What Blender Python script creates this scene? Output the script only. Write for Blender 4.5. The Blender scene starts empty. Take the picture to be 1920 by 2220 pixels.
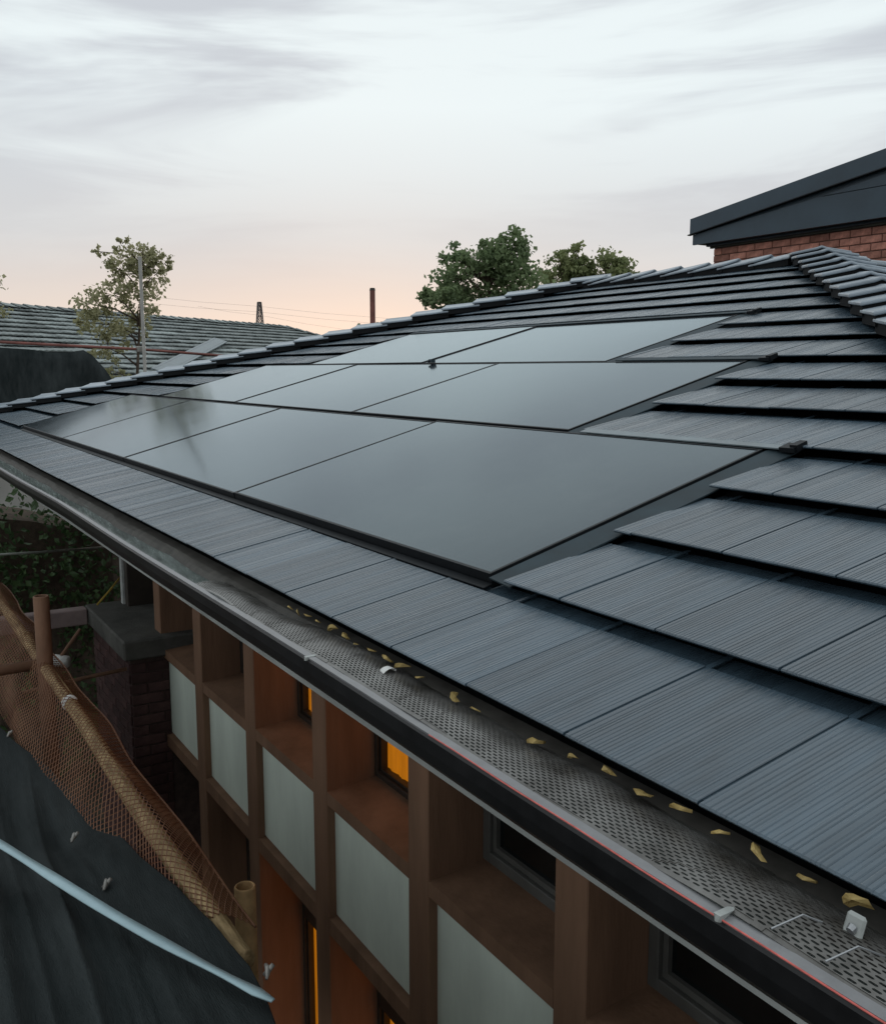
import bpy, bmesh, math, random
from mathutils import Vector, Matrix, noise

random.seed(7)
R = math.radians
scene = bpy.context.scene
col = scene.collection

# ------------------------------------------------------------------ camera
W_PX, F_PX = 1920.0, 2071.5
TH = 0.266165                      # roof pitch, 15.25 degrees
G = 0.345                          # tile gauge
cam_d = bpy.data.cameras.new('camera')
cam = bpy.data.objects.new('camera', cam_d)
col.objects.link(cam)
YAW, PIT = 0.552969, 0.147629
CAM = Vector((0.0, -0.9271, 0.5744))
fw = Vector((-math.cos(YAW) * math.cos(PIT), math.sin(YAW) * math.cos(PIT), -math.sin(PIT)))
cam.location = CAM
cam.rotation_euler = fw.to_track_quat('-Z', 'Y').to_euler()
cam_d.sensor_fit = 'HORIZONTAL'
cam_d.sensor_width = 36.0
cam_d.lens = 36.0 * F_PX / W_PX
cam_d.clip_start = 0.05
cam_d.clip_end = 3000.0
scene.camera = cam

# ------------------------------------------------------------------ world, sun, exposure
SUN_EL, SUN_AZ = R(2.0), R(27.0)   # azimuth from -X towards +Y
world = bpy.data.worlds.new('World')
scene.world = world
world.use_nodes = True
nt = world.node_tree
nt.nodes.clear()
def wn(t, **kw):
    n = nt.nodes.new(t)
    for k, v in kw.items():
        setattr(n, k, v)
    return n
def wmath(op, a, b=None, c=None):
    n = wn('ShaderNodeMath', operation=op)
    for i, v in enumerate((a, b, c)):
        if v is None:
            continue
        if isinstance(v, (int, float)):
            n.inputs[i].default_value = v
        else:
            nt.links.new(v, n.inputs[i])
    return n.outputs[0]
def wmix(f, a, b):
    n = wn('ShaderNodeMix', data_type='RGBA')
    for i, v in ((0, f), (6, a), (7, b)):
        if isinstance(v, (int, float)):
            n.inputs[i].default_value = v
        elif isinstance(v, tuple):
            n.inputs[i].default_value = v + (1,)
        else:
            nt.links.new(v, n.inputs[i])
    return n.outputs[2]
sky = wn('ShaderNodeTexSky')
sky.sky_type = 'NISHITA'
sky.sun_disc = False
sky.sun_elevation = SUN_EL
sky.sun_rotation = R(-90) + SUN_AZ
skyb = wn('ShaderNodeVectorMath', operation='SCALE')
nt.links.new(sky.outputs[0], skyb.inputs[0])
skyb.inputs['Scale'].default_value = 0.13
tc = wn('ShaderNodeTexCoord')
sep = wn('ShaderNodeSeparateXYZ')
nt.links.new(tc.outputs['Generated'], sep.inputs[0])
zc = wmath('MAXIMUM', sep.outputs[2], 0.0)
az = wmath('ARCTAN2', sep.outputs[1], sep.outputs[0])
elv = wmath('ARCSINE', sep.outputs[2])
cmb = wn('ShaderNodeCombineXYZ')
nt.links.new(wmath('MULTIPLY', sep.outputs[0], 2.0), cmb.inputs[0])
nt.links.new(wmath('MULTIPLY', sep.outputs[1], 2.0), cmb.inputs[1])
nt.links.new(wmath('MULTIPLY', elv, 13.0), cmb.inputs[2])
mp = wn('ShaderNodeMapping')
mp.inputs['Location'].default_value = (3.1, 1.7, 0.4)
mp.inputs['Rotation'].default_value = (R(5), R(4), 0)
nt.links.new(cmb.outputs[0], mp.inputs[0])
n1 = wn('ShaderNodeTexNoise')
n1.inputs['Scale'].default_value = 1.0
n1.inputs['Detail'].default_value = 5.0
n1.inputs['Roughness'].default_value = 0.55
n1.inputs['Distortion'].default_value = 0.6
nt.links.new(mp.outputs[0], n1.inputs[0])
r1 = wn('ShaderNodeValToRGB')
r1.color_ramp.interpolation = 'EASE'
e = r1.color_ramp.elements
e[0].position, e[0].color = 0.36, (0.625, 0.665, 0.715, 1)
e[1].position, e[1].color = 0.60, (0.875, 0.955, 0.975, 1)
nt.links.new(n1.outputs[0], r1.inputs[0])
# warm horizon under a greyer band
r2 = wn('ShaderNodeValToRGB')
e = r2.color_ramp.elements
e[0].position, e[0].color = 0.0, (1, 1, 1, 1)
e[1].position, e[1].color = 0.25, (0, 0, 0, 1)
for (pos, v) in ((0.08, 0.93), (0.15, 0.72)):
    el = r2.color_ramp.elements.new(pos)
    el.color = (v, v, v, 1)
nt.links.new(zc, r2.inputs[0])
r3 = wn('ShaderNodeValToRGB')
e = r3.color_ramp.elements
e[0].position, e[0].color = 0.0, (0.95, 0.76, 0.62, 1)
e[1].position, e[1].color = 0.20, (0.70, 0.725, 0.75, 1)
for (pos, c) in ((0.04, (0.87, 0.75, 0.66)), (0.085, (0.755, 0.69, 0.655)), (0.13, (0.68, 0.68, 0.69))):
    el = r3.color_ramp.elements.new(pos)
    el.color = c + (1,)
nt.links.new(zc, r3.inputs[0])
sdot = wmath('ADD', wmath('MULTIPLY', sep.outputs[0], -math.cos(R(16))), wmath('MULTIPLY', sep.outputs[1], math.sin(R(16))))
mrs = wn('ShaderNodeMapRange', interpolation_type='SMOOTHSTEP')
nt.links.new(sdot, mrs.inputs[0])
for (i_, v) in ((1, 0.62), (2, 0.985), (3, 0.12), (4, 1.0)):
    mrs.inputs[i_].default_value = v
warm = wmix(mrs.outputs[0], (0.70, 0.705, 0.73), r3.outputs[0])
cloud = wmix(r2.outputs[0], r1.outputs[0], warm)
full = wmix(0.95, skyb.outputs[0], cloud)
bg = wn('ShaderNodeBackground')
bg.inputs['Strength'].default_value = 1.0
nt.links.new(full, bg.inputs['Color'])
wo = wn('ShaderNodeOutputWorld')
nt.links.new(bg.outputs[0], wo.inputs['Surface'])

sun_d = bpy.data.lights.new('sun', 'SUN')
sun_d.energy = 0.5
sun_d.angle = R(12)
sun_d.color = (1.0, 0.86, 0.72)
sun = bpy.data.objects.new('sun', sun_d)
col.objects.link(sun)
sdir = Vector((-math.cos(SUN_AZ) * math.cos(SUN_EL), math.sin(SUN_AZ) * math.cos(SUN_EL), math.sin(SUN_EL)))
sun.rotation_euler = (-sdir).to_track_quat('-Z', 'Y').to_euler()
sun.location = (0, 0, 30)

scene.render.engine = 'CYCLES'
scene.view_settings.view_transform = 'Standard'
scene.view_settings.look = 'None'
scene.view_settings.exposure = 0.0
scene.view_settings.gamma = 1.0

# ------------------------------------------------------------------ materials
def new_mat(name):
    m = bpy.data.materials.new(name)
    m.use_nodes = True
    t = m.node_tree
    b = t.nodes['Principled BSDF']
    return m, t, b

def mat(name, c, rough=0.6, spec=0.5, var=0.25, scale=6.0, bump=0.0, bscale=60.0, metal=0.0, hue=None, objvar=0.0, stretch=(1, 1, 1), coords='Object'):
    """base colour with noise between c*(1-var) and c*(1+var) (or towards hue), optional fine bump and per object variation"""
    m, t, b = new_mat(name)
    N, L = t.nodes, t.links
    tcn = N.new('ShaderNodeTexCoord')
    mpn = N.new('ShaderNodeMapping')
    mpn.inputs['Scale'].default_value = stretch
    L.new(tcn.outputs[coords], mpn.inputs[0])
    nz = N.new('ShaderNodeTexNoise')
    nz.inputs['Scale'].default_value = scale
    nz.inputs['Detail'].default_value = 6
    nz.inputs['Roughness'].default_value = 0.62
    L.new(mpn.outputs[0], nz.inputs[0])
    rp = N.new('ShaderNodeValToRGB')
    lo = tuple(x * (1 - var) for x in c)
    hi = hue if hue else tuple(min(1, x * (1 + var)) for x in c)
    rp.color_ramp.elements[0].position = 0.3
    rp.color_ramp.elements[0].color = lo + (1,)
    rp.color_ramp.elements[1].position = 0.7
    rp.color_ramp.elements[1].color = hi + (1,)
    L.new(nz.outputs[0], rp.inputs[0])
    out = rp.outputs[0]
    if objvar:
        oi = N.new('ShaderNodeObjectInfo')
        mr = N.new('ShaderNodeMapRange')
        mr.inputs['To Min'].default_value = 1 - objvar
        mr.inputs['To Max'].default_value = 1 + objvar
        L.new(oi.outputs['Random'], mr.inputs[0])
        mx = N.new('ShaderNodeVectorMath')
        mx.operation = 'SCALE'
        L.new(out, mx.inputs[0])
        L.new(mr.outputs[0], mx.inputs['Scale'])
        out = mx.outputs[0]
    L.new(out, b.inputs['Base Color'])
    rr = N.new('ShaderNodeMapRange')
    rr.inputs['To Min'].default_value = max(0.03, rough - 0.12)
    rr.inputs['To Max'].default_value = min(1, rough + 0.12)
    L.new(nz.outputs[0], rr.inputs[0])
    L.new(rr.outputs[0], b.inputs['Roughness'])
    b.inputs['Specular IOR Level'].default_value = spec
    b.inputs['Metallic'].default_value = metal
    if bump:
        n2 = N.new('ShaderNodeTexNoise')
        n2.inputs['Scale'].default_value = bscale
        n2.inputs['Detail'].default_value = 4
        L.new(mpn.outputs[0], n2.inputs[0])
        bp = N.new('ShaderNodeBump')
        bp.inputs['Strength'].default_value = bump
        bp.inputs['Distance'].default_value = 0.01
        L.new(n2.outputs[0], bp.inputs['Height'])
        L.new(bp.outputs[0], b.inputs['Normal'])
    return m

M = {}
M['tile'] = mat('tile_slate_coating', (0.046, 0.073, 0.096), 0.27, 0.7, 0.4, 6.0, 0.05, 90.0, objvar=0.2, coords='Object', stretch=(2.2, 0.5, 1))
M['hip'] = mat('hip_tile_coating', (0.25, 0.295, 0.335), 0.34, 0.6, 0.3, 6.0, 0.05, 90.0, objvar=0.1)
M['deck'] = mat('roof_underlay_and_lap_shade', (0.012, 0.013, 0.014), 0.9, 0.1)
M['frame_black'] = mat('black_anodised_frame', (0.008, 0.010, 0.012), 0.5, 0.2)
M['flash'] = mat('flashing_dark_metal', (0.030, 0.046, 0.055), 0.6, 0.2, 0.3, 9.0)
M['flash_pale'] = mat('flashing_pale_metal', (0.15, 0.185, 0.2), 0.4, 0.5, 0.3, 9.0)
M['gutter_black'] = mat('gutter_black_plastic', (0.012, 0.012, 0.013), 0.4, 0.35, 0.4, 14.0)
M['gutter_in'] = mat('gutter_grey_inside', (0.22, 0.255, 0.24), 0.25, 0.5, 0.45, 9.0, stretch=(1, 4, 4))
M['guard'] = mat('guard_metal', (0.10, 0.088, 0.072), 0.38, 0.6, 0.6, 9.0, metal=0.3, hue=(0.22, 0.215, 0.205))
M['lip'] = mat('gutter_lip_metal', (0.19, 0.19, 0.195), 0.35, 0.5, 0.2, 20.0)
M['eave_felt'] = mat('eave_support_tray', (0.075, 0.07, 0.062), 0.7, 0.3, 0.4, 15.0)
M['fascia'] = mat('fascia_grey_paint', (0.38, 0.40, 0.385), 0.6, 0.3, 0.3, 5.0, stretch=(0.5, 3, 3))
M['soffit'] = mat('soffit_brown', (0.10, 0.075, 0.055), 0.7, 0.3, 0.3, 3.0)
M['timber'] = mat('brown_painted_timber', (0.20, 0.115, 0.072), 0.75, 0.2, 0.24, 6.0, 0.25, 45.0, stretch=(1.0, 1.0, 0.16))
M['infill'] = mat('pale_green_grey_panel', (0.68, 0.75, 0.66), 0.65, 0.3, 0.16, 2.5, 0.08, 60.0, stretch=(1, 1, 0.35))
M['dark_glass'] = mat('dark_window_glass', (0.006, 0.008, 0.008), 0.08, 0.5, 0.2, 2.0)
M['wframe_dark'] = mat('dark_window_frame', (0.035, 0.028, 0.022), 0.5, 0.4)
M['wframe_grey'] = mat('grey_window_frame', (0.10, 0.098, 0.09), 0.5, 0.4)
M['concrete'] = mat('weathered_concrete', (0.085, 0.084, 0.076), 0.85, 0.2, 0.35, 5.0, 0.3, 60.0)
M['brick_dark'] = mat('dark_brown_brick', (0.062, 0.034, 0.032), 0.85, 0.2, 0.35, 9.0, 0.4, 90.0, objvar=0.25)
M['brick_red'] = mat('red_brick', (0.44, 0.205, 0.155), 0.85, 0.2, 0.4, 12.0, 0.5, 50.0, objvar=0.36)
M['mortar'] = mat('mortar', (0.16, 0.10, 0.08), 0.9, 0.1, 0.3, 20.0)
M['mortar_dark'] = mat('mortar_dark', (0.07, 0.05, 0.045), 0.9, 0.1, 0.3, 20.0)
M['coping'] = mat('pinkish_grey_coping', (0.27, 0.21, 0.20), 0.85, 0.2, 0.25, 5.0)
M['clad'] = mat('dark_blue_grey_cladding', (0.045, 0.07, 0.092), 0.5, 0.4, 0.25, 1.5)
M['clad_trim'] = mat('grey_green_wall_trim', (0.085, 0.09, 0.075), 0.8, 0.2, 0.3, 4.0)
M['pole_wood'] = mat('brown_wood_pole', (0.17, 0.095, 0.06), 0.75, 0.25, 0.4, 8.0, 0.4, 50.0, stretch=(1, 1, 0.3))
M['bamboo'] = mat('bamboo_pole', (0.26, 0.17, 0.075), 0.7, 0.2, 0.5, 14.0, 0.5, 40.0, hue=(0.50, 0.36, 0.19), stretch=(0.5, 3, 3))
M['pale_wood'] = mat('pale_weathered_tube', (0.42, 0.27, 0.13), 0.75, 0.2, 0.45, 9.0, 0.4, 50.0)
M['netting'] = mat('orange_safety_net', (0.22, 0.08, 0.035), 0.6, 0.3, 0.4, 3.0, hue=(0.24, 0.125, 0.07))
M['shade'] = mat('black_green_shade_cloth', (0.022, 0.031, 0.032), 0.9, 0.15, 0.35, 3.0, 1.0, 160.0, hue=(0.052, 0.061, 0.062), stretch=(.3, 3, 1))
M['strap'] = mat('pale_blue_strap', (0.36, 0.50, 0.54), 0.45, 0.4, 0.15, 6.0)
M['rust'] = mat('red_brown_rail', (0.20, 0.075, 0.06), 0.6, 0.4, 0.35, 5.0)
M['galv'] = mat('galvanised_tube', (0.24, 0.23, 0.21), 0.4, 0.5, 0.25, 6.0, metal=0.3)
M['old_tile'] = mat('weathered_green_grey_tile', (0.19, 0.225, 0.22), 0.7, 0.3, 0.4, 3.0, 0.4, 40.0, hue=(0.40, 0.44, 0.43), objvar=0.45)
M['white'] = mat('white_plastic', (0.62, 0.62, 0.60), 0.5, 0.4, 0.15, 30.0)
M['steel'] = mat('bare_steel', (0.35, 0.36, 0.37), 0.3, 0.5, 0.2, 20.0, metal=0.6)
M['red'] = mat('red_line_cord', (0.6, 0.14, 0.12), 0.6, 0.3, 0.3, 40.0)
M['foam'] = mat('yellow_dry_leaf', (0.40, 0.27, 0.08), 0.75, 0.2, 0.4, 40.0, 0.4, 90.0, hue=(0.50, 0.38, 0.16), objvar=0.25)
M['rope'] = mat('yellow_rope', (0.36, 0.25, 0.05), 0.8, 0.2)
M['cable'] = mat('grey_cable', (0.26, 0.28, 0.25), 0.5, 0.4)
M['ground'] = mat('ground_earth', (0.06, 0.055, 0.042), 0.95, 0.1, 0.4, 0.6, 0.4, 8.0)
M['wall_grey'] = mat('render_wall', (0.3, 0.29, 0.27), 0.85, 0.2, 0.15, 1.0)
M['bark'] = mat('bark', (0.085, 0.065, 0.05), 0.9, 0.1, 0.4, 10.0, 0.5, 40.0)
M['pylon'] = mat('pylon_steel', (0.11, 0.10, 0.10), 0.6, 0.3)
def leaf_mat(name, c, c2, trans=0.3):
    m, t, b = new_mat(name)
    N, L = t.nodes, t.links
    at = N.new('ShaderNodeAttribute')
    at.attribute_name = 'tint'
    rp = N.new('ShaderNodeValToRGB')
    rp.color_ramp.elements[0].color = c + (1,)
    rp.color_ramp.elements[1].color = c2 + (1,)
    L.new(at.outputs['Fac'], rp.inputs[0])
    L.new(rp.outputs[0], b.inputs['Base Color'])
    b.inputs['Roughness'].default_value = 0.55
    b.inputs['Specular IOR Level'].default_value = 0.3
    tr = N.new('ShaderNodeBsdfTranslucent')
    L.new(rp.outputs[0], tr.inputs['Color'])
    mx = N.new('ShaderNodeMixShader')
    mx.inputs[0].default_value = trans
    L.new(b.outputs[0], mx.inputs[1])
    L.new(tr.outputs[0], mx.inputs[2])
    L.new(mx.outputs[0], N['Material Output'].inputs['Surface'])
    return m
M['leaf_dark'] = leaf_mat('leaf_dark_green', (0.125, 0.18, 0.09), (0.28, 0.36, 0.18), .5)
M['leaf_olive'] = leaf_mat('leaf_olive_green', (0.15, 0.19, 0.08), (0.33, 0.36, 0.17), .5)
M['leaf_birch'] = leaf_mat('leaf_yellow_green', (0.27, 0.27, 0.14), (0.52, 0.50, 0.31), 0.55)
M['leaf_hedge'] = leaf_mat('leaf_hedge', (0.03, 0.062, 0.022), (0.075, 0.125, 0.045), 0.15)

# solar glass: black laminate, fine cell lines, slight haze in the gloss
m, t, b = new_mat('solar_glass')
N, L = t.nodes, t.links
tcn = N.new('ShaderNodeTexCoord')
spn = N.new('ShaderNodeSeparateXYZ')
L.new(tcn.outputs['Object'], spn.inputs[0])
def tm(op, a, bb):
    n = N.new('ShaderNodeMath')
    n.operation = op
    for i, v in enumerate((a, bb)):
        if isinstance(v, (int, float)):
            n.inputs[i].default_value = v
        else:
            L.new(v, n.inputs[i])
    return n.outputs[0]
fine = tm('LESS_THAN', tm('FRACT', tm('MULTIPLY', spn.outputs[1], 1 / 0.0165), 0), 0.16)
cellx = tm('LESS_THAN', tm('FRACT', tm('MULTIPLY', spn.outputs[0], 1 / 0.0895), 0), 0.03)
lines = tm('MAXIMUM', tm('MULTIPLY', fine, 0.5), cellx)
mxn = N.new('ShaderNodeMix')
mxn.data_type = 'RGBA'
mxn.inputs[6].default_value = (0.010, 0.013, 0.018, 1)
mxn.inputs[7].default_value = (0.026, 0.030, 0.036, 1)
L.new(lines, mxn.inputs[0])
L.new(mxn.outputs[2], b.inputs['Base Color'])
nzz = N.new('ShaderNodeTexNoise')
nzz.inputs['Scale'].default_value = 2.2
nzz.inputs['Detail'].default_value = 5
L.new(tcn.outputs['Object'], nzz.inputs[0])
mrr = N.new('ShaderNodeMapRange')
mrr.inputs['To Min'].default_value = 0.09
mrr.inputs['To Max'].default_value = 0.16
L.new(nzz.outputs[0], mrr.inputs[0])
L.new(mrr.outputs[0], b.inputs['Roughness'])
b.inputs['Specular IOR Level'].default_value = 0.0
gls = N.new('ShaderNodeBsdfGlossy')
gls.inputs['Color'].default_value = (0.84, 0.95, 1.0, 1)
L.new(mrr.outputs[0], gls.inputs['Roughness'])
fre = N.new('ShaderNodeFresnel')
fre.inputs['IOR'].default_value = 1.47
mxs = N.new('ShaderNodeMixShader')
L.new(fre.outputs[0], mxs.inputs[0])
L.new(b.outputs[0], mxs.inputs[1])
L.new(gls.outputs[0], mxs.inputs[2])
L.new(mxs.outputs[0], N['Material Output'].inputs['Surface'])
# dust and dried water marks on the laminate
nzd = N.new('ShaderNodeTexNoise')
nzd.inputs['Scale'].default_value = 9.0
nzd.inputs['Detail'].default_value = 8
nzd.inputs['Roughness'].default_value = 0.7
L.new(tcn.outputs['Object'], nzd.inputs[0])
rpd = N.new('ShaderNodeMapRange')
rpd.inputs[1].default_value = 0.5
rpd.inputs[2].default_value = 0.8
rpd.inputs[3].default_value = 0.0
rpd.inputs[4].default_value = 0.22
L.new(nzd.outputs[0], rpd.inputs[0])
mxd = N.new('ShaderNodeMix')
mxd.data_type = 'RGBA'
L.new(rpd.outputs[0], mxd.inputs[0])
L.new(mxn.outputs[2], mxd.inputs[6])
mxd.inputs[7].default_value = (0.10, 0.105, 0.105, 1)
L.new(mxd.outputs[2], b.inputs['Base Color'])
M['solar'] = m

def emit_mat(name, c, s):
    m, t, b = new_mat(name)
    N, L = t.nodes, t.links
    tcn = N.new('ShaderNodeTexCoord')
    nz = N.new('ShaderNodeTexNoise')
    nz.inputs['Scale'].default_value = 3.0
    nz.inputs['Detail'].default_value = 4
    mpe = N.new('ShaderNodeMapping')
    mpe.inputs['Scale'].default_value = (9.0, 1.0, 0.8)
    L.new(tcn.outputs['Object'], mpe.inputs[0])
    L.new(mpe.outputs[0], nz.inputs[0])
    rp = N.new('ShaderNodeValToRGB')
    rp.color_ramp.elements[0].position = 0.3
    rp.color_ramp.elements[0].color = tuple(x * 0.6 for x in c) + (1,)
    rp.color_ramp.elements[1].position = 0.7
    rp.color_ramp.elements[1].color = c + (1,)
    L.new(nz.outputs[0], rp.inputs[0])
    L.new(rp.outputs[0], b.inputs['Emission Color'])
    b.inputs['Emission Strength'].default_value = s
    b.inputs['Base Color'].default_value = (0.1, 0.05, 0.02, 1)
    b.inputs['Roughness'].default_value = 0.3
    return m
m, t, b = new_mat('clear_window_glass')
N, L = t.nodes, t.links
tr = N.new('ShaderNodeBsdfTransparent'); gl = N.new('ShaderNodeBsdfGlossy'); fr = N.new('ShaderNodeFresnel'); mx = N.new('ShaderNodeMixShader')
tr.inputs['Color'].default_value = (0.9, 0.9, 0.88, 1); gl.inputs['Roughness'].default_value = 0.03
L.new(fr.outputs[0], mx.inputs[0]); L.new(tr.outputs[0], mx.inputs[1]); L.new(gl.outputs[0], mx.inputs[2])
L.new(mx.outputs[0], N['Material Output'].inputs['Surface'])
M['clear_glass'] = m
M['lit'] = emit_mat('lit_orange_blind', (0.85, 0.27, 0.008), 0.62)

# ------------------------------------------------------------------ builders
ORG = {}                            # world origin of each object that may become a parent
def tag(o, label=None, cat=None, group=None, kind=None):
    if label: o['label'] = label
    if cat: o['category'] = cat
    if group: o['group'] = group
    if kind: o['kind'] = kind
    return o

def empty(name, loc, label, cat, group=None):
    o = bpy.data.objects.new(name, None)
    o.location = loc
    o.empty_display_size = 0.1
    col.objects.link(o)
    ORG[o] = Vector(loc)
    return tag(o, label, cat, group)

def link(name, me, parent=None, loc=(0, 0, 0), rot=None):
    o = bpy.data.objects.new(name, me)
    col.objects.link(o)
    loc = Vector(loc)
    ORG[o] = loc.copy()
    if parent is not None:
        o.parent = parent
        o.location = loc - ORG[parent]
    else:
        o.location = loc
    if rot is not None:
        o.rotation_euler = rot
    return o

class MB:
    def __init__(s):
        s.v, s.f, s.t = [], [], []
    def quad(s, a, b, c, d):
        n = len(s.v); s.v += [a, b, c, d]; s.f.append((n, n + 1, n + 2, n + 3))
    def hexa(s, p):
        """eight points: bottom 0-3, top 4-7, both counter-clockwise from above"""
        n = len(s.v); s.v += [tuple(q) for q in p]
        for f in ((3, 2, 1, 0), (4, 5, 6, 7), (0, 1, 5, 4), (1, 2, 6, 5), (2, 3, 7, 6), (3, 0, 4, 7)):
            s.f.append(tuple(n + i for i in f))
    def box(s, x0, x1, y0, y1, z0, z1):
        s.hexa([(x0, y0, z0), (x1, y0, z0), (x1, y1, z0), (x0, y1, z0), (x0, y0, z1), (x1, y0, z1), (x1, y1, z1), (x0, y1, z1)])
    def loft(s, rings, closed=True, caps=True):
        base = len(s.v); k = len(rings[0])
        for r_ in rings: s.v += [tuple(q) for q in r_]
        for i in range(len(rings) - 1):
            for j in range(k if closed else k - 1):
                a = base + i * k + j; b_ = base + i * k + (j + 1) % k
                s.f.append((a, b_, b_ + k, a + k))
        if caps and closed:
            s.f.append(tuple(base + j for j in reversed(range(k))))
            s.f.append(tuple(base + (len(rings) - 1) * k + j for j in range(k)))
    def tube(s, pts, rad, n=8, caps=True):
        pts = [Vector(q) for q in pts]
        rads = rad if isinstance(rad, (list, tuple)) else [rad] * len(pts)
        rings = []
        for i, q in enumerate(pts):
            d = (pts[min(i + 1, len(pts) - 1)] - pts[max(i - 1, 0)]).normalized()
            up = Vector((0, 0, 1)) if abs(d.z) < 0.9 else Vector((1, 0, 0))
            a = d.cross(up).normalized(); b_ = a.cross(d)
            rings.append([q + (a * math.cos(2 * math.pi * j / n) + b_ * math.sin(2 * math.pi * j / n)) * rads[i] for j in range(n)])
        s.loft(rings, True, caps)
    def mesh(s, name, material, smooth=False, bevel=0.0):
        me = bpy.data.meshes.new(name)
        me.from_pydata([tuple(q) for q in s.v], [], s.f)
        bm = bmesh.new(); bm.from_mesh(me)
        bmesh.ops.recalc_face_normals(bm, faces=bm.faces)
        if bevel:
            bmesh.ops.bevel(bm, geom=list(bm.edges), offset=bevel, segments=1, affect='EDGES')
        bm.to_mesh(me); bm.free()
        me.materials.append(M[material])
        if smooth:
            for p in me.polygons: p.use_smooth = True
        return me
    def build(s, name, material, parent=None, loc=(0, 0, 0), smooth=False, bevel=0.0):
        """vertices are given in world space unless loc moves them"""
        return link(name, s.mesh(name, material, smooth, bevel), parent, loc)

cT, sT = math.cos(TH), math.sin(TH)
def roof_pt(x, s, n=0.0):
    """front slope: x along eave, s up the slope, n along the normal"""
    return Vector((x, s * cT - n * sT, s * sT + n * cT))

def ray_at(px_, py_, D):
    r_ = fw.cross(Vector((0, 0, 1))).normalized(); u_ = r_.cross(fw)
    d = (fw * F_PX + r_ * (px_ - 960) - u_ * (py_ - 1110)).normalized()
    return CAM + d * D

GROUND = -4.8
# ------------------------------------------------------------------ ground
mb = MB()
mb.quad((-2500, -2500, GROUND), (2500, -2500, GROUND), (2500, 2500, GROUND), (-2500, 2500, GROUND))
tag(mb.build('ground', 'ground'), kind='structure')

# ------------------------------------------------------------------ house
house = empty('house', (-4.0, 0.9, GROUND), 'low brown house with slate grey hipped roof filling the picture', 'house')
XL, XR, YR = -12.0, 0.46, 5.0       # left eave corner, right eave corner, ridge distance
ZR = YR * sT / cT
YB = 7.56                           # back of the roof where it meets the brick wing
def zroof(y): return y * sT / cT
# underlay deck, below the tiles
mb = MB()
dn = -0.085
A = (XL, 0.03, dn); B = (XR, 0.03, dn); Cc = (XR - YR, YR, ZR + dn); D = (XL + YR, YR, ZR + dn)
zb = zroof(2 * YR - YB)
hb = YB - YR
E1 = (XR - YR + hb, YB, zb + dn); E2 = (XL + YR - hb, YB, zb + dn)
mb.v += [A, B, Cc, D, E1, E2, (XR, YB, dn), (XL, YB, dn)]
mb.f += [(0, 1, 2, 3), (3, 2, 4, 5), (1, 6, 4, 2), (7, 0, 3, 5)]
roof = mb.build('roof', 'deck', house)

# one flat interlocking tile with combed ribs
TW, TT = 0.287, 0.030
def tile_mesh(name, w=TW - 0.005, length=G + 0.045, ribs=32, lap=TT, seed=1):
    mb = MB()
    slope = -lap / G
    rg = random.Random(seed)
    prof = []
    wd = [rg.uniform(0.7, 1.35) for _ in range(ribs)]
    tot = sum(wd); x = 0.0
    for i in range(ribs):
        pitch = w * wd[i] / tot
        dp = rg.uniform(0.0006, 0.0011); hh = rg.uniform(-0.0003, 0.0002); gw = min(0.0016, pitch * .25)
        prof += [(x + 0.0002, -dp), (x + gw, hh), (x + pitch - gw, hh + rg.uniform(-.0003, .0003)), (x + pitch - 0.0002, -dp)]
        x += pitch
    thick = 0.007
    rows = [(0.0, -0.0025), (0.003, 0.0), (G * 0.5, 0.0), (G - 0.022, 0.0), (G - 0.016, -0.012), (length, -0.012)]
    k = len(prof)
    for (y, dz) in rows:
        for (x, z) in prof:
            mb.v.append((x, y, z + dz + slope * y))
    for i in range(len(rows) - 1):
        for j in range(k - 1):
            a = i * k + j
            mb.f.append((a, a + 1, a + 1 + k, a + k))
    n = len(mb.v)
    mb.v += [(0.0004, 0.002, -thick), (w - 0.0004, 0.002, -thick), (w - 0.0004, length, -thick - .012 + slope * length), (0.0004, length, -thick - .012 + slope * length)]
    mb.f.append((n + 3, n + 2, n + 1, n))
    mb.f.append(tuple([n] + [n + 1] + list(reversed(range(0, k)))))
    mb.f.append(tuple([n + 1, n + 2] + [r_ * k + k - 1 for r_ in (5, 4, 3, 2, 1, 0)]))
    mb.f.append(tuple([n + 3, n] + [r_ * k for r_ in (0, 1, 2, 3, 4, 5)]))
    # interlock lip filling the side joint
    m0 = len(mb.v)
    x0, x1 = w - 0.004, TW + 0.004
    mb.hexa([(x0, 0.012, -0.0058), (x1, 0.012, -0.0058), (x1, length, -0.0058 + slope * length), (x0, length, -0.0058 + slope * length),
             (x0, 0.012, -0.0040), (x1, 0.012, -0.0040), (x1, length, -0.0040 + slope * length), (x0, length, -0.0040 + slope * length)])
    return mb.mesh(name, 'tile')
TILES = [tile_mesh('roof_tile', seed=i) for i in range(5)]
TILES_UP = [tile_mesh('roof_tile_upper', lap=0.022, seed=20 + i) for i in range(4)]
TILE_LOW = tile_mesh('roof_tile_plain', ribs=5)

PW, PH = 1.815, 0.985
ROWS = [(1.05, -1.85, 4), (3.985, -2.765, 3), (6.90, -3.68, 2)]   # bottom in gauges, right edge, panels
def covered(k):
    """x range hidden by solar panels and flashing on course k, or None"""
    for i, (s0, xr, n) in enumerate(ROWS):
        if k in ((1, 2, 3), (4, 5, 6), (7, 8, 9))[i]:
            return xr - n * PW - 0.07, xr + 0.075
    return None

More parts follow.
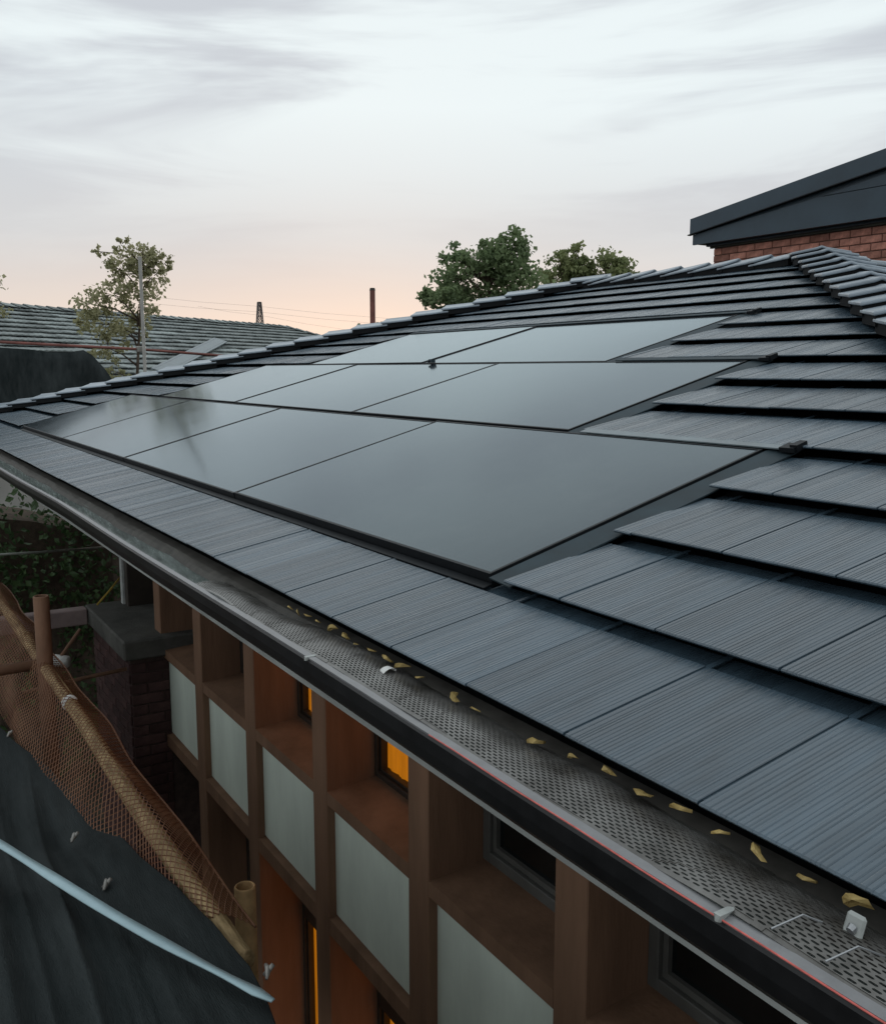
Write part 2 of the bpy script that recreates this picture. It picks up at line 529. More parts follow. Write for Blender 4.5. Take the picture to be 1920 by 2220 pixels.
def clip_mesh(src, mw, planes, name):
    """copy of src cut by world-space planes (point, normal): keeps the side the normal points away from"""
    me = src.copy(); me.name = name
    bm = bmesh.new(); bm.from_mesh(me)
    inv = mw.inverted(); inv3 = mw.to_3x3().transposed()
    for (pt, no) in planes:
        geom = list(bm.verts) + list(bm.edges) + list(bm.faces)
        bmesh.ops.bisect_plane(bm, geom=geom, plane_co=inv @ Vector(pt), plane_no=(inv3 @ Vector(no)).normalized(), clear_outer=True)
    ok = len(bm.faces) > 0
    bm.to_mesh(me); bm.free()
    return me if ok else None

tiles = []                          # (mesh, location, rotation, size)
rotF = Matrix.Rotation(TH, 4, 'X')
PHASE = -0.85
for k in range(0, 15):
    s = k * G
    y0, y1 = s * cT, min(YR, (s + G) * cT)
    ph = PHASE + (0.5 * TW if k % 2 else 0)
    j0 = int((XL + y0 - ph) / TW) - 2
    j1 = int((XR - y0 - ph) / TW) + 2
    cov = covered(k)
    for j in range(j0, j1):
        xa = ph + j * TW; xb = xa + TW
        if xb < XL + y0 or xa > XR - y0:
            continue
        planes = []
        if xa < XL + y1 + 0.05: planes.append(((XL, 0, 0), (-1, 1, 0)))
        if xb > XR - y1 - 0.05: planes.append(((XR, 0, 0), (1, 1, 0)))
        segs = [None]
        if cov:
            if xa >= cov[0] and xb <= cov[1]:
                continue
            if xa < cov[0] < xb: planes.append(((cov[0], 0, 0), (1, 0, 0)))
            if xa < cov[1] < xb: planes.append(((cov[1], 0, 0), (-1, 0, 0)))
        loc = roof_pt(xa, s, 0) + Vector((random.uniform(-1, 1) * 0.0006, random.uniform(-1, 1) * 0.0012, random.uniform(-1, 1) * 0.0012))
        if k == 14:
            planes.append(((0, YR - 0.02, 0), (0, 1, 0)))
        mw = Matrix.Translation(loc) @ rotF
        me = random.choice(TILES if k < 7 else TILES_UP)
        if planes:
            me = clip_mesh(me, mw, planes, 'roof_tile_cut')
            if me is None:
                continue
        d = (loc - CAM).length
        tiles.append((me, loc, (TH, random.uniform(-0.0015, 0.0015), 0), d))
tiles.sort(key=lambda q: q[3])
rest = []
for i, (me, loc, rot, d) in enumerate(tiles):
    if i < 295:
        link('roof_tile', me, roof, loc, rot)
    else:
        rest.append((me, loc, rot))
# slopes behind the hips: right end slope and the back slope, far tiles joined
def joined(items, name, parent, material):
    bm = bmesh.new()
    for (me, mw) in items:
        b2 = bmesh.new(); b2.from_mesh(me); b2.transform(mw)
        tmp = bpy.data.meshes.new('tmp'); b2.to_mesh(tmp); b2.free()
        bm.from_mesh(tmp); bpy.data.meshes.remove(tmp)
    me = bpy.data.meshes.new(name); bm.to_mesh(me); bm.free()
    me.materials.append(M[material])
    return tag(link(name, me, parent), kind='stuff')
items = [(me, Matrix.Translation(loc) @ Matrix.Rotation(TH, 4, 'X')) for (me, loc, rot) in rest]
for k in range(2, 15):              # right end slope, courses along Y
    s = k * G; d0 = s * cT
    for j in range(-2, 40):
        ya = j * TW + (0.5 * TW if k % 2 else 0)
        if ya + TW < d0 or ya > min(YB, 2 * YR - d0):
            continue
        mw = Matrix.Translation((XR - d0, ya, s * sT)) @ Matrix.Rotation(math.pi / 2, 4, 'Z') @ Matrix.Rotation(TH, 4, 'X')
        # the slope is the front slope turned by 90 degrees about the corner
        planes = [((XR, 0, 0), (-1, -1, 0)), ((XR - YR, YR, 0), (-1, 1, 0)), ((0, YB - 0.01, 0), (0, 1, 0))]
        me = clip_mesh(TILE_LOW, mw, planes, 'tmp_cut')
        if me:
            items.append((me, mw))
joined(items, 'far_roof_tiles', roof, 'tile')

# hip and ridge tiles: angled saddles, each lapping the one below
def saddle_mesh(name, direc, wl, wr, length=0.375, width=0.225, thick=0.026, up=0.085, fall=0.056):
    """thin angled cap over a mortar block coloured black for the shade under the lap; direc points up the hip; wl, wr unit vectors down each wing; origin at the lower end on the hip line"""
    d = Vector(direc).normalized(); nrm = Vector((0, 0, 1)); wl = Vector(wl); wr = Vector(wr)
    def body(lip, t0, inset, drop):
        m_ = MB(); rings = []
        for (t_, h, sc) in ((t0, up - fall * t0 / length, 1.0), (length, up - fall, 0.95)):
            base = d * t_ + nrm * (h - drop)
            w_ = width * sc - inset
            cr = [base + wl * w_, base + wl * 0.03, base + nrm * 0.006, base + wr * 0.03, base + wr * w_]
            rings.append(cr + [q - nrm * lip for q in reversed(cr)])
        m_.loft(rings)
        return m_
    me = body(0.018, 0.0, 0.0, 0.0).mesh(name, 'hip', bevel=0.005)
    low = body(thick, 0.014, 0.012, 0.0182).mesh(name + '_lap_shade', 'deck')  # black inset block paints the shadow gap beneath each cap's tail
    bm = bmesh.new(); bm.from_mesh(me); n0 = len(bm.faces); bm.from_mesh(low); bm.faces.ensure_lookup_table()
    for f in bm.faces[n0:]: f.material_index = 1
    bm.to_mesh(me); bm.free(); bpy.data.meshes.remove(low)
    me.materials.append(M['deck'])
    return me
def run_saddles(name, P0, P1, wl, wr, start=0.0, step=0.305, up=.058, fall=.028, thick=.045, width=.19):
    P0, P1 = Vector(P0), Vector(P1)
    d = (P1 - P0); Ln = d.length; d.normalize()
    me = saddle_mesh(name, d, wl, wr, up=up, fall=fall, thick=thick, width=width)
    i = 0
    while start + i * step < Ln - 0.12:
        p_ = P0 + d * (start + i * step)
        o = link(name, me, roof, p_ + Vector((0, 0, random.uniform(-0.003, 0.004))), (random.uniform(-.006, .006), random.uniform(-.006, .006), random.uniform(-.012, .012)))
        i += 1
apexR, apexL = Vector((XR - YR, YR, ZR)), Vector((XL + YR, YR, ZR))
cR, cL = Vector((XR, 0, 0)), Vector((XL, 0, 0))
q2 = math.sqrt(0.5)
# wing directions: across the hip, lying in the two slopes
def wing(nrm_face, hipd, side):
    w = Vector(nrm_face).cross(hipd).normalized()
    return w if w.dot(Vector(side)) > 0 else -w
nF = Vector((0, -sT, cT)); nE = Vector((sT, 0, cT)); nW = Vector((-sT, 0, cT)); nB = Vector((0, sT, cT))
dR = (apexR - cR).normalized(); dL = (apexL - cL).normalized()
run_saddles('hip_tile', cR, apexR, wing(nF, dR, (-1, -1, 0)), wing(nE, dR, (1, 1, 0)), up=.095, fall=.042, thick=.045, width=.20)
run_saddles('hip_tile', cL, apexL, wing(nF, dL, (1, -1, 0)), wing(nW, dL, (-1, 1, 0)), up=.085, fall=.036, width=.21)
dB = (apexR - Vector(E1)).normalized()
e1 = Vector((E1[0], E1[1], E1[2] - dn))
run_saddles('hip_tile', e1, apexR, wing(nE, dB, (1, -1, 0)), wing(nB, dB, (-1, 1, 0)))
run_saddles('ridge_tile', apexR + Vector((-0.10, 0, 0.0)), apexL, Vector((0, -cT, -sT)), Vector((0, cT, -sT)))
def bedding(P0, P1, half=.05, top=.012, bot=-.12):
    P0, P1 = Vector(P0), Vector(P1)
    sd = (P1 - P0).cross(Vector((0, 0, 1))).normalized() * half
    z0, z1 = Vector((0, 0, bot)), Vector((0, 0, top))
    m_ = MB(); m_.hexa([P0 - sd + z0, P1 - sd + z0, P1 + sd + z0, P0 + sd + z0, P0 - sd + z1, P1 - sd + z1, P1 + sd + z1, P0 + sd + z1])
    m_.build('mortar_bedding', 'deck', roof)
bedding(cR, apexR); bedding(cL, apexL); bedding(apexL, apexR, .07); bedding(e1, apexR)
# fascia, soffit, gutter ------------------------------------------------
GX0, GX1 = -12.1, 0.4
mb = MB(); mb.box(GX0 + .08, GX1, 0.004, 0.03, -0.220, -0.075); mb.build('fascia', 'fascia', house)
mb = MB()
for i in range(40):
    x0 = GX0 + 0.1 + i * 0.31; x1 = x0 + 0.304
    mb.box(x0, min(x1, GX1), 0.034, 0.83, -0.19, -0.175)
mb.build('soffit', 'soffit', house)
def sag(x):
    return -0.03 * max(0.0, min(1.0, (-4.8 - x) / 3.0)) + 0.0025 * math.sin(x * 2.3)
prof = [(-0.118, -0.050), (-0.122, -0.056), (-0.121, -0.082), (-0.113, -0.106), (-0.095, -0.125), (-0.066, -0.138), (-0.030, -0.142), (0.002, -0.142)]
def extrude_profile(pr, x0, x1, n, th=None):
    rings = []
    for i in range(n + 1):
        x = x0 + (x1 - x0) * i / n
        rings.append([(x, y, z + sag(x)) for (y, z) in pr])
    return rings
outer = prof
inner = [(0.002, -0.072), (0.0, -0.138), (-0.030, -0.138), (-0.064, -0.134), (-0.092, -0.122), (-0.109, -0.104), (-0.116, -0.080), (-0.114, -0.052)]
gut = MB(); gut.loft(extrude_profile(outer + [(0.002, -0.139), (-0.030, -0.139), (-0.065, -0.1352), (-0.0932, -0.1232), (-0.1108, -0.1046), (-0.1180, -0.081), (-0.1185, -0.056)], GX0, GX1, 60))
gutter = gut.build('gutter', 'gutter_black', house, smooth=False)
mb = MB(); mb.loft(extrude_profile(inner, GX0, GX1, 60), closed=False); mb.build('gutter_lining', 'gutter_in', gutter, smooth=True)
mb = MB(); mb.loft(extrude_profile([(-0.121, -0.0505), (-0.121, -0.047), (-0.103, -0.0475), (-0.103, -0.051)], GX0, GX1, 60)); mb.build('gutter_lip', 'lip', gutter)
# support tray that runs from under the tiles into the gutter
mb = MB()
rings = []
for i in range(81):
    x = GX0 + (GX1 - GX0) * i / 80
    w = 0.004 * math.sin(x * 5.1) + 0.003 * math.sin(x * 13.0 + 1)
    rings.append([(x, 0.06, -0.052), (x, 0.02, -0.056 + w * .3), (x, 0.004 + w, -0.064), (x, -0.010 + w * 1.5, -0.078), (x, -0.007 + w * 1.5, -0.080), (x, 0.06, -0.055)])
mb.loft(rings); mb.build('eave_tray', 'eave_felt', house)
# perforated guard: staggered slots in a slightly rippled sheet
def guard_pt(x, v):
    """v 0 at the lip, 1 under the tiles"""
    y = -0.104 + v * 0.118
    z = -0.049 + 0.009 * math.sin(math.pi * v) - 0.001 * v + 0.0022 * math.sin(x * 7 + v * 2) + 0.0016 * math.sin(x * 17) + 0.006 * noise.noise(Vector((x * 4.5, v * 1.5, 0)))
    if x < -1.9:
        z -= 0.02 * min(1, (-1.9 - x) / 0.5) * v
    return Vector((x, y, z + sag(x)))
mb = MB()
gp, rows = 0.0165, 19
gx0, gx1 = -2.75, GX1 - 0.02
nx = int((gx1 - gx0) / gp)
for r_ in range(rows):
    v0 = 0.06 + 0.90 * r_ / rows; v1 = 0.06 + 0.90 * (r_ + 1) / rows
    va, vb = v0 + (v1 - v0) * 0.24, v1 - (v1 - v0) * 0.24
    off = 0.5 * gp if r_ % 2 else 0
    for i in range(nx):
        x0 = gx0 + i * gp + off; x1 = x0 + gp
        xa, xb = x0 + gp * 0.13, x1 - gp * 0.13
        xm = (x0 + x1) / 2
        n = len(mb.v)
        mb.v += [guard_pt(x0, v0), guard_pt(x1, v0), guard_pt(x1, v1), guard_pt(x0, v1)]
        mid = (va + vb) / 2
        mb.v += [guard_pt(xa, mid), guard_pt(xa + gp * .13, va), guard_pt(xb - gp * .13, va), guard_pt(xb, mid), guard_pt(xb - gp * .13, vb), guard_pt(xa + gp * .13, vb)]
        for f in ((0, 1, 6, 5), (1, 7, 6), (1, 2, 7), (2, 8, 7), (2, 3, 9, 8), (3, 4, 9), (3, 0, 4), (0, 5, 4)):
            mb.f.append(tuple(n + q for q in f))
for (va, vb) in ((0.0, 0.06), (0.96, 1.06)):
    for i in range(nx):
        x0 = gx0 + i * gp; x1 = x0 + gp
        mb.quad(guard_pt(x0, va), guard_pt(x1, va), guard_pt(x1, vb), guard_pt(x0, vb))
gm = mb.mesh('gutter_guard', 'guard')
guard = link('gutter_guard', gm, house)
sol = guard.modifiers.new('thickness', 'SOLIDIFY'); sol.thickness = 0.0009
tag(guard, 'perforated slotted metal leaf guard')

# facade -----------------------------------------------------------------
YC, YP, YW = 0.81, 0.85, 1.07       # column face, infill panel face, window plane
BAY = 0.918
LX = [-6.593 + BAY * i for i in range(-1, 8)]     # left edge of each bay
COLW = 0.155
Z_SILL, Z_B1, Z_PB, Z_B2 = -1.345, -1.42, -1.98, -2.07
mb = MB(); mb.box(-7.45, 0.0, 1.16, 1.3, GROUND, -0.19); mb.build('wall', 'timber', house)
# columns (right of each bay)
for i, x in enumerate(LX):
    mb = MB(); z0 = GROUND if i > 0 else Z_SILL
    mb.box(x - COLW, x, YC, 1.16, z0, -0.192); mb.build('column', 'wframe_dark' if i == 0 else 'timber', house, bevel=0.004)
for (z0, z1, nm) in ((Z_B1, Z_SILL, 'beam'), (Z_B2, Z_PB, 'beam')):
    for i in range(1, len(LX) - 1):
        mb = MB()
        x0, x1 = LX[i], LX[i + 1] - COLW
        mb.hexa([(x0, YC + .002, z0), (x1, YC + .002, z0), (x1, 1.16, z0), (x0, 1.16, z0), (x0, YC + .002, z1 - .012), (x1, YC + .002, z1 - .012), (x1, 1.16, z1 + .012), (x0, 1.16, z1 + .012)])
        mb.build('beam', 'timber', house)
for i in range(1, len(LX) - 1):
    mb = MB(); mb.box(LX[i] + .001, LX[i + 1] - COLW - .001, YP, YP + 0.03, Z_PB + .001, Z_B1 - .001)
    mb.build('infill_panel', 'infill', house)
def window(x0, x1, z0, z1, lit, fmat, transom=None, fw_=0.045):
    if lit: fw_ = 0.028
    mb = MB()
    yo, yi = YW - 0.012, YW + 0.045
    mb.box(x0, x0 + fw_, yo, yi, z0, z1); mb.box(x1 - fw_, x1, yo, yi, z0, z1)
    mb.box(x0 + fw_, x1 - fw_, yo, yi, z0, z0 + fw_); mb.box(x0 + fw_, x1 - fw_, yo, yi, z1 - fw_, z1)
    # inner bead
    b0 = fw_ + 0.006
    if transom:
        mb.box(x0 + fw_, x1 - fw_, yo, yi, transom, transom + 0.09)
    f = mb.build('window', fmat, house, bevel=0.003)
    mb = MB(); s_ = 0.012 if lit else 0.022; e_ = fw_ + 0.004
    for (a, b_, c, d) in ((x0 + e_, x0 + e_ + s_, z0 + e_, z1 - e_), (x1 - e_ - s_, x1 - e_, z0 + e_, z1 - e_), (x0 + e_ + s_, x1 - e_ - s_, z0 + e_, z0 + e_ + s_), (x0 + e_ + s_, x1 - e_ - s_, z1 - e_ - s_, z1 - e_)):
        mb.box(a, b_, YW + 0.004, YW + 0.04, c, d)
    mb.build('sash', fmat, f)
    mb = MB(); mb.box(x0 + e_ + .002, x1 - e_ - .002, YW + 0.022, YW + 0.03, z0 + e_ + .002, z1 - e_ - .002)
    if lit:
        pg = MB(); pg.quad((x0 + e_, YW + .024, z0 + e_), (x1 - e_, YW + .024, z0 + e_), (x1 - e_, YW + .024, z1 - e_), (x0 + e_, YW + .024, z1 - e_))
        pg.build('pane', 'clear_glass', f)
        cu = MB(); nn = 44
        xs = [x0 + e_ + .004 + (x1 - x0 - 2 * e_ - .008) * i_ / nn for i_ in range(nn + 1)]
        ys = [YW + .036 + .004 * math.sin(i_ * 1.15) + .002 * math.sin(i_ * 2.9 + 1) for i_ in range(nn + 1)]
        cu.loft([[(x_, y_, z0 + .01), (x_, y_, z1 - .01)] for x_, y_ in zip(xs, ys)], closed=False)
        cu.build('curtain', 'lit', f, smooth=True)
    else:
        mb.build('pane', 'dark_glass', f)
    return f
UP_LIT = {3: True, 4: True}
for i in range(0, len(LX) - 1):
    x0, x1 = LX[i] + .002, LX[i + 1] - COLW - .002
    lit = UP_LIT.get(i, False)
    window(x0, x1, Z_SILL + 0.014, -0.21, lit, 'wframe_grey' if i >= 5 else 'wframe_dark')
    if i >= 1:
        window(x0, x1, GROUND + 0.1, Z_B2 - 0.003, i in (3, 4), 'wframe_dark', transom=-2.52)
# left end: post, concrete cap, brick pier
mb = MB(); mb.box(-7.66, -7.60, 0.79, 0.85, -1.262, -0.206); mb.build('post', 'fascia', house, bevel=0.004)
mb = MB(); mb.box(-7.76, -6.50, 0.53, 1.16, -1.40, -1.262); mb.build('cap_slab', 'concrete', house, bevel=0.012)
mb = MB(); mb.box(-7.69, -6.56, 0.585, 1.15, GROUND, -1.402); pier = mb.build('pier', 'mortar_dark', house)
def brick_face(parent, mname, o, ux, uz, nrm, wlen, hgt, bl, bh, gap, depth, name='brick', start_row=0, proud=0.012):
    """running-bond bricks over a rectangle: o origin, ux and uz unit vectors, nrm outward"""
    o, ux, uz, nrm = Vector(o), Vector(ux), Vector(uz), Vector(nrm)
    cache = {}
    rows_ = int(hgt / (bh + gap) + 1e-6)
    for r_ in range(rows_):
        z0 = r_ * (bh + gap)
        x = -(bl + gap) * (0.5 if r_ % 2 else 0.0)
        while x < wlen - 0.02:
            a, b_ = max(0, x), min(wlen, x + bl)
            if b_ - a > 0.02:
                key = round(b_ - a, 3)
                if key not in cache:
                    m_ = MB(); l_ = b_ - a
                    P = lambda u, v, w: tuple(ux * u + uz * v + nrm * w)
                    m_.hexa([P(0, 0, -depth), P(l_, 0, -depth), P(l_, 0, 0), P(0, 0, 0), P(0, bh, -depth), P(l_, bh, -depth), P(l_, bh, 0), P(0, bh, 0)])
                    cache[key] = m_.mesh('brick', mname, bevel=0.003)
                link(name, cache[key], parent, o + ux * a + uz * z0 + nrm * (proud + random.uniform(-.002, .002)))
            x += bl + gap
pier_h = 1.7
brick_face(pier, 'brick_dark', (-6.56, 0.585, -1.402 - pier_h), (0, 1, 0), (0, 0, 1), (1, 0, 0), 0.26, pier_h, 0.215, 0.065, 0.011, 0.03)
brick_face(pier, 'brick_dark', (-7.69, 0.585, -1.402 - pier_h), (1, 0, 0), (0, 0, 1), (0, -1, 0), 1.13, pier_h, 0.215, 0.065, 0.011, 0.03)

# ------------------------------------------------------------------ solar panels
def panel_meshes():
    gl = MB()
    fwid = 0.009
    gl.hexa([(fwid, fwid, -0.006), (PW - .012 - fwid, fwid, -0.006), (PW - .012 - fwid, PH - fwid, -0.006), (fwid, PH - fwid, -0.006),
             (fwid, fwid, -0.0015), (PW - .012 - fwid, fwid, -0.0015), (PW - .012 - fwid, PH - fwid, -0.0015), (fwid, PH - fwid, -0.0015)])
    fr = MB(); w_ = PW - .012
    fr.box(0, w_, 0, fwid, -0.036, 0); fr.box(0, w_, PH - fwid, PH, -0.036, 0)
    fr.box(0, fwid, fwid, PH - fwid, -0.036, 0); fr.box(w_ - fwid, w_, fwid, PH - fwid, -0.036, 0)
    bk = MB(); bk.box(0.003, w_ - .003, 0.003, PH - .003, -0.034, -0.012)
    return gl.mesh('glass', 'solar'), fr.mesh('frame', 'frame_black'), bk.mesh('backsheet', 'frame_black')
GLM, FRM, BKM = panel_meshes()
row_words = ['lowest', 'middle', 'top']
pos_words = {4: ['nearest right end', 'second from the right end', 'third from the right end', 'far left end'], 3: ['nearest right end', 'centre', 'far left end'], 2: ['right end', 'left end']}
for ri, (s0, xr, n) in enumerate(ROWS):
    for j in range(n):
        x0 = xr - (j + 1) * PW + .006
        loc = roof_pt(x0, s0 * G, -0.006 + random.uniform(-.0015, .0015))
        o = empty('solar_panel', loc, 'black glass solar panel in the %s row, %s' % (row_words[ri], pos_words[n][j]), 'solar panel', 'solar panels on the front roof slope')
        o.rotation_euler = (TH + random.uniform(-.0012, .0012), random.uniform(-.0012, .0012), 0)
        for nm, me in (('glass', GLM), ('frame', FRM), ('backsheet', BKM)):
            c = bpy.data.objects.new(nm, me); col.objects.link(c); c.parent = o
# flashings beside and above the panels
def flash(name, x0, x1, s0, s1, n0, n1, m_, label=None, skew=0.0):
    mb = MB()
    a, b_, c, d = roof_pt(x0, s0, n0), roof_pt(x1, s0, n0 + skew), roof_pt(x1, s1, n0 + skew), roof_pt(x0, s1, n0)
    up = Vector((0, -sT, cT)) * (n1 - n0)
    mb.hexa([a, b_, c, d, a + up, b_ + up, c + up, d + up])
    return mb.build(name, m_, roof)
for ri, (s0, xr, n) in enumerate(ROWS):
    sb, st = s0 * G, s0 * G + PH
    flash('side_flashing', xr + 0.003, xr + 0.085, sb - 0.01, st + 0.045, -0.014, -0.010, 'flash', skew=-0.008)
    flash('side_flashing', xr - n * PW - 0.085, xr - n * PW - 0.003, sb - 0.01, st + 0.03, -0.022, -0.018, 'flash')
    xl_t = (ROWS[ri + 1][1] + 0.09) if ri < 2 else xr - n * PW
    flash('top_flashing', xl_t, xr + 0.05, st + 0.003, st + 0.042, -0.004, 0.0, 'flash_pale' if ri == 0 else 'flash')
    # dark folded corner piece at the upper right
    mb = MB(); p_ = roof_pt(xr + 0.06, st + 0.02, 0)
    for (dx, ds, hh, ww) in ((0, 0, 0.004, 0.05), (0.03, 0.01, 0.010, 0.025)):
        q0 = roof_pt(xr + 0.05 + dx, st + 0.0 + ds, -.01); q1 = roof_pt(xr + 0.05 + dx + ww, st + ds, -.01)
        q2_ = roof_pt(xr + 0.05 + dx + ww, st + ds + .045, -.01); q3 = roof_pt(xr + 0.05 + dx, st + ds + .045, -.01)
        u = Vector((0, -sT, cT)) * (hh + .01)
        mb.hexa([q0, q1, q2_, q3, q0 + u, q1 + u, q2_ + u, q3 + u])
    mb.build('flashing_corner', 'frame_black', roof)
    flash('lower_trim', xr - n * PW, xr, sb - 0.03, sb - 0.004, -0.034, -0.03, 'frame_black')
# small clamp between row 2 and 3
mb = MB()
for (dx, h) in ((0, 0.012), (0.015, 0.022)):
    q0 = roof_pt(-5.36 + dx, ROWS[2][0] * G - .02, .0)
    mb.box(q0.x, q0.x + .035, q0.y - .015, q0.y + .015, q0.z, q0.z + h)
mb.build('panel_clamp', 'flash', roof)

# ------------------------------------------------------------------ brick wing behind
YBW = 7.6
bw = empty('brick_building', (-5.0, 8.5, GROUND), 'red brick building with dark clad low gable rising behind the roof at right', 'building')
mb = MB(); mb.box(-7.92, -1.0, YBW, 11.0, GROUND, 1.972); bwall = mb.build('wall', 'mortar', bw)
BH, BL, BG = 0.066, 0.225, 0.010
nb = 12
zt = 1.945
brick_face(bwall, 'brick_red', (-7.92, YBW, zt - nb * (BH + BG)), (1, 0, 0), (0, 0, 1), (0, -1, 0), 3.2, nb * (BH + BG) + .001, BL, BH, BG, 0.03)
mb = MB(); mb.box(-7.96, -1.0, YBW - 0.035, YBW - 0.004, 1.945, 2.0); mb.build('wall_trim', 'clad_trim', bw)
mb = MB(); mb.box(-7.98, -1.0, YBW - 0.075, YBW - 0.037, 1.965, 2.01); mb.build('wall_trim', 'clad', bw)
def rk(x): return 2.275 + (x + 8.07) * 0.1345
yf = YBW - 0.2
mb = MB()    # soffit box behind the gable boards
mb.hexa([(-8.06, yf + .03, 1.992), (-1.0, yf + .03, 1.992), (-1.0, 11.3, 1.992), (-8.06, 11.3, 1.992), (-8.06, yf + .03, rk(-8.06) - .03), (-1.0, yf + .03, rk(-1) - .03), (-1.0, 11.3, rk(-1) - .03), (-8.06, 11.3, rk(-8.06) - .03)])
mb.build('roof', 'clad', bw)
mb = MB()    # barge board
mb.hexa([(-8.09, yf - .03, rk(-8.09) - .165), (-1.0, yf - .03, rk(-1) - .165), (-1.0, yf + .01, rk(-1) - .165), (-8.09, yf + .01, rk(-8.09) - .165), (-8.09, yf - .03, rk(-8.09)), (-1.0, yf - .03, rk(-1)), (-1.0, yf + .01, rk(-1)), (-8.09, yf + .01, rk(-8.09))])
mb.build('barge_board', 'clad', bw)
mb = MB()    # drip edge under the barge board
mb.hexa([(-8.115, yf - .042, rk(-8.115) - .178), (-1.0, yf - .042, rk(-1) - .178), (-1.0, yf + .008, rk(-1) - .178), (-8.115, yf + .008, rk(-8.115) - .178), (-8.115, yf - .042, rk(-8.115) - .168), (-1.0, yf - .042, rk(-1) - .168), (-1.0, yf + .008, rk(-1) - .168), (-8.115, yf + .008, rk(-8.115) - .168)])
mb.build('drip_edge', 'frame_black', bw)
mb = MB()    # lower cladding board
x_m = -6.42
mb.v += [(-8.07, yf, 1.985), (-1.0, yf, 1.985), (-1.0, yf, 2.268), (x_m, yf, 2.268), (-8.07, yf, rk(-8.07) - .18),
         (-8.07, yf + .028, 1.985), (-1.0, yf + .028, 1.985), (-1.0, yf + .028, 2.268), (x_m, yf + .028, 2.268), (-8.07, yf + .028, rk(-8.07) - .18)]
mb.f += [(0, 1, 2, 3, 4), (9, 8, 7, 6, 5), (0, 5, 6, 1), (1, 6, 7, 2), (2, 7, 8, 3), (3, 8, 9, 4), (4, 9, 5, 0)]
mb.build('cladding_board', 'clad', bw)
mb = MB()    # upper cladding board
mb.v += [(x_m + .04, yf + .004, 2.276), (-1.0, yf + .004, 2.276), (-1.0, yf + .004, rk(-1) - .18), (x_m + .04, yf + .028, 2.276), (-1.0, yf + .028, 2.276), (-1.0, yf + .028, rk(-1) - .18)]
mb.f += [(0, 1, 2), (5, 4, 3), (0, 3, 4, 1), (1, 4, 5, 2), (2, 5, 3, 0)]
mb.build('cladding_board', 'clad', bw)

# ------------------------------------------------------------------ neighbouring roof
nbh = empty('neighbour_house', (-25.0, 6.0, GROUND), 'neighbouring house with weathered green grey tiled roof at left behind the hip', 'house')
P0, P1 = CAM + (Vector((-16.34, 1.16, 1.57)) - CAM) * 1.5, CAM + (Vector((-21.13, 7.84, 1.57)) - CAM) * 1.5
na = (P1 - P0).normalized(); nperp = Vector((-na.y, na.x, 0))
if nperp.x < 0: nperp = -nperp
NP = R(19); ndown = nperp * math.cos(NP) + Vector((0, 0, -math.sin(NP)))
nnorm = nperp * math.sin(NP) + Vector((0, 0, math.cos(NP)))
Pl = P0 - na * 4.0
NL = 5.6
slopeL = NL * math.cos(NP)
mb = MB()
d_ = -nnorm * 0.06
Q1 = P1 + ndown * NL + na * slopeL
bdown = -nperp * math.cos(NP) + Vector((0, 0, -math.sin(NP)))
Q2 = P1 + bdown * NL + na * slopeL
mb.v += [Pl + d_, P1 + d_, Q1 + d_, Pl + ndown * NL + d_, Pl + bdown * NL + d_, Q2 + d_]
mb.f += [(3, 2, 1, 0), (0, 1, 5, 4), (1, 2, 5)]
nroof = mb.build('roof', 'deck', nbh)
# tiles
nx_ = nnorm; Mrot = Matrix((na, -ndown, nnorm)).transposed().to_4x4()
if Mrot.determinant() < 0:
    Mrot = Matrix((-na, -ndown, nnorm)).transposed().to_4x4()
xdir = Vector(Mrot.col[0][:3])
def old_tile_mesh():
    mb = MB(); w, l, t_ = 0.322, 0.40, 0.022; sl = -0.055 / 0.34
    n_ = 9; top = []
    rings = []
    for (y, dz) in ((0, -.004), (.008, 0), (l, 0)):
        ring = [(w * i / (n_ - 1), y, dz + sl * y + 0.014 * (0.5 - 0.5 * math.cos(4 * math.pi * i / (n_ - 1)))) for i in range(n_)]
        ring += [(w, y, -t_ + sl * y), (0, y, -t_ + sl * y)]
        rings.append(ring)
    mb.loft(rings)
    return mb.mesh('old_tile', 'old_tile', smooth=False)
OT = old_tile_mesh()
cand = []
sgn = xdir.dot(na)
for k in range(15):
    for j in range(-14, 60):
        along = j * 0.33 + (0.165 if k % 2 else 0)
        sd = 0.34 * (k + 1)
        hip_lim = (P1 - P0).length + sd * math.cos(NP)
        if along + 0.3 > hip_lim or along < -3.9: continue
        base = P0 + na * along + ndown * sd + (Vector((0, 0, 0)) if sgn > 0 else na * 0.33)
        loc = base + nnorm * random.uniform(0, .008)
        cand.append(((loc - CAM).length, loc, along))
eul = Mrot.to_euler()
cand.sort(key=lambda q: (q[2] < -1.2, q[0]))
restn = []
for i, (d, loc, al) in enumerate(cand):
    if i < 290:
        link('roof_tile', OT, nroof, loc, (eul.x + random.uniform(-.02, .02), eul.y + random.uniform(-.015, .015), eul.z))
    else:
        restn.append((OT, Matrix.Translation(loc) @ Mrot))
joined(restn, 'far_roof_tiles', nroof, 'old_tile')
mbr = saddle_mesh('ridge_tile', na, ndown, bdown, 0.46, 0.22, 0.03, 0.06, .034)
mbr.materials[0] = M['old_tile']
i = 0
while i * 0.36 < (P1 - Pl).length - .2:
    link('ridge_tile', mbr, nroof, Pl + na * i * 0.36 + Vector((0, 0, random.uniform(-.004, .004)))); i += 1
hd = (Q1 - P1).normalized()
hipw = wing(nnorm, hd, -na); nend = (na * math.sin(NP) + Vector((0, 0, math.cos(NP))))
mbh = saddle_mesh('hip_tile', hd, hipw, wing(nend, hd, nperp * -1), 0.46, 0.2, 0.03, 0.05, .03)
mbh.materials[0] = M['old_tile']
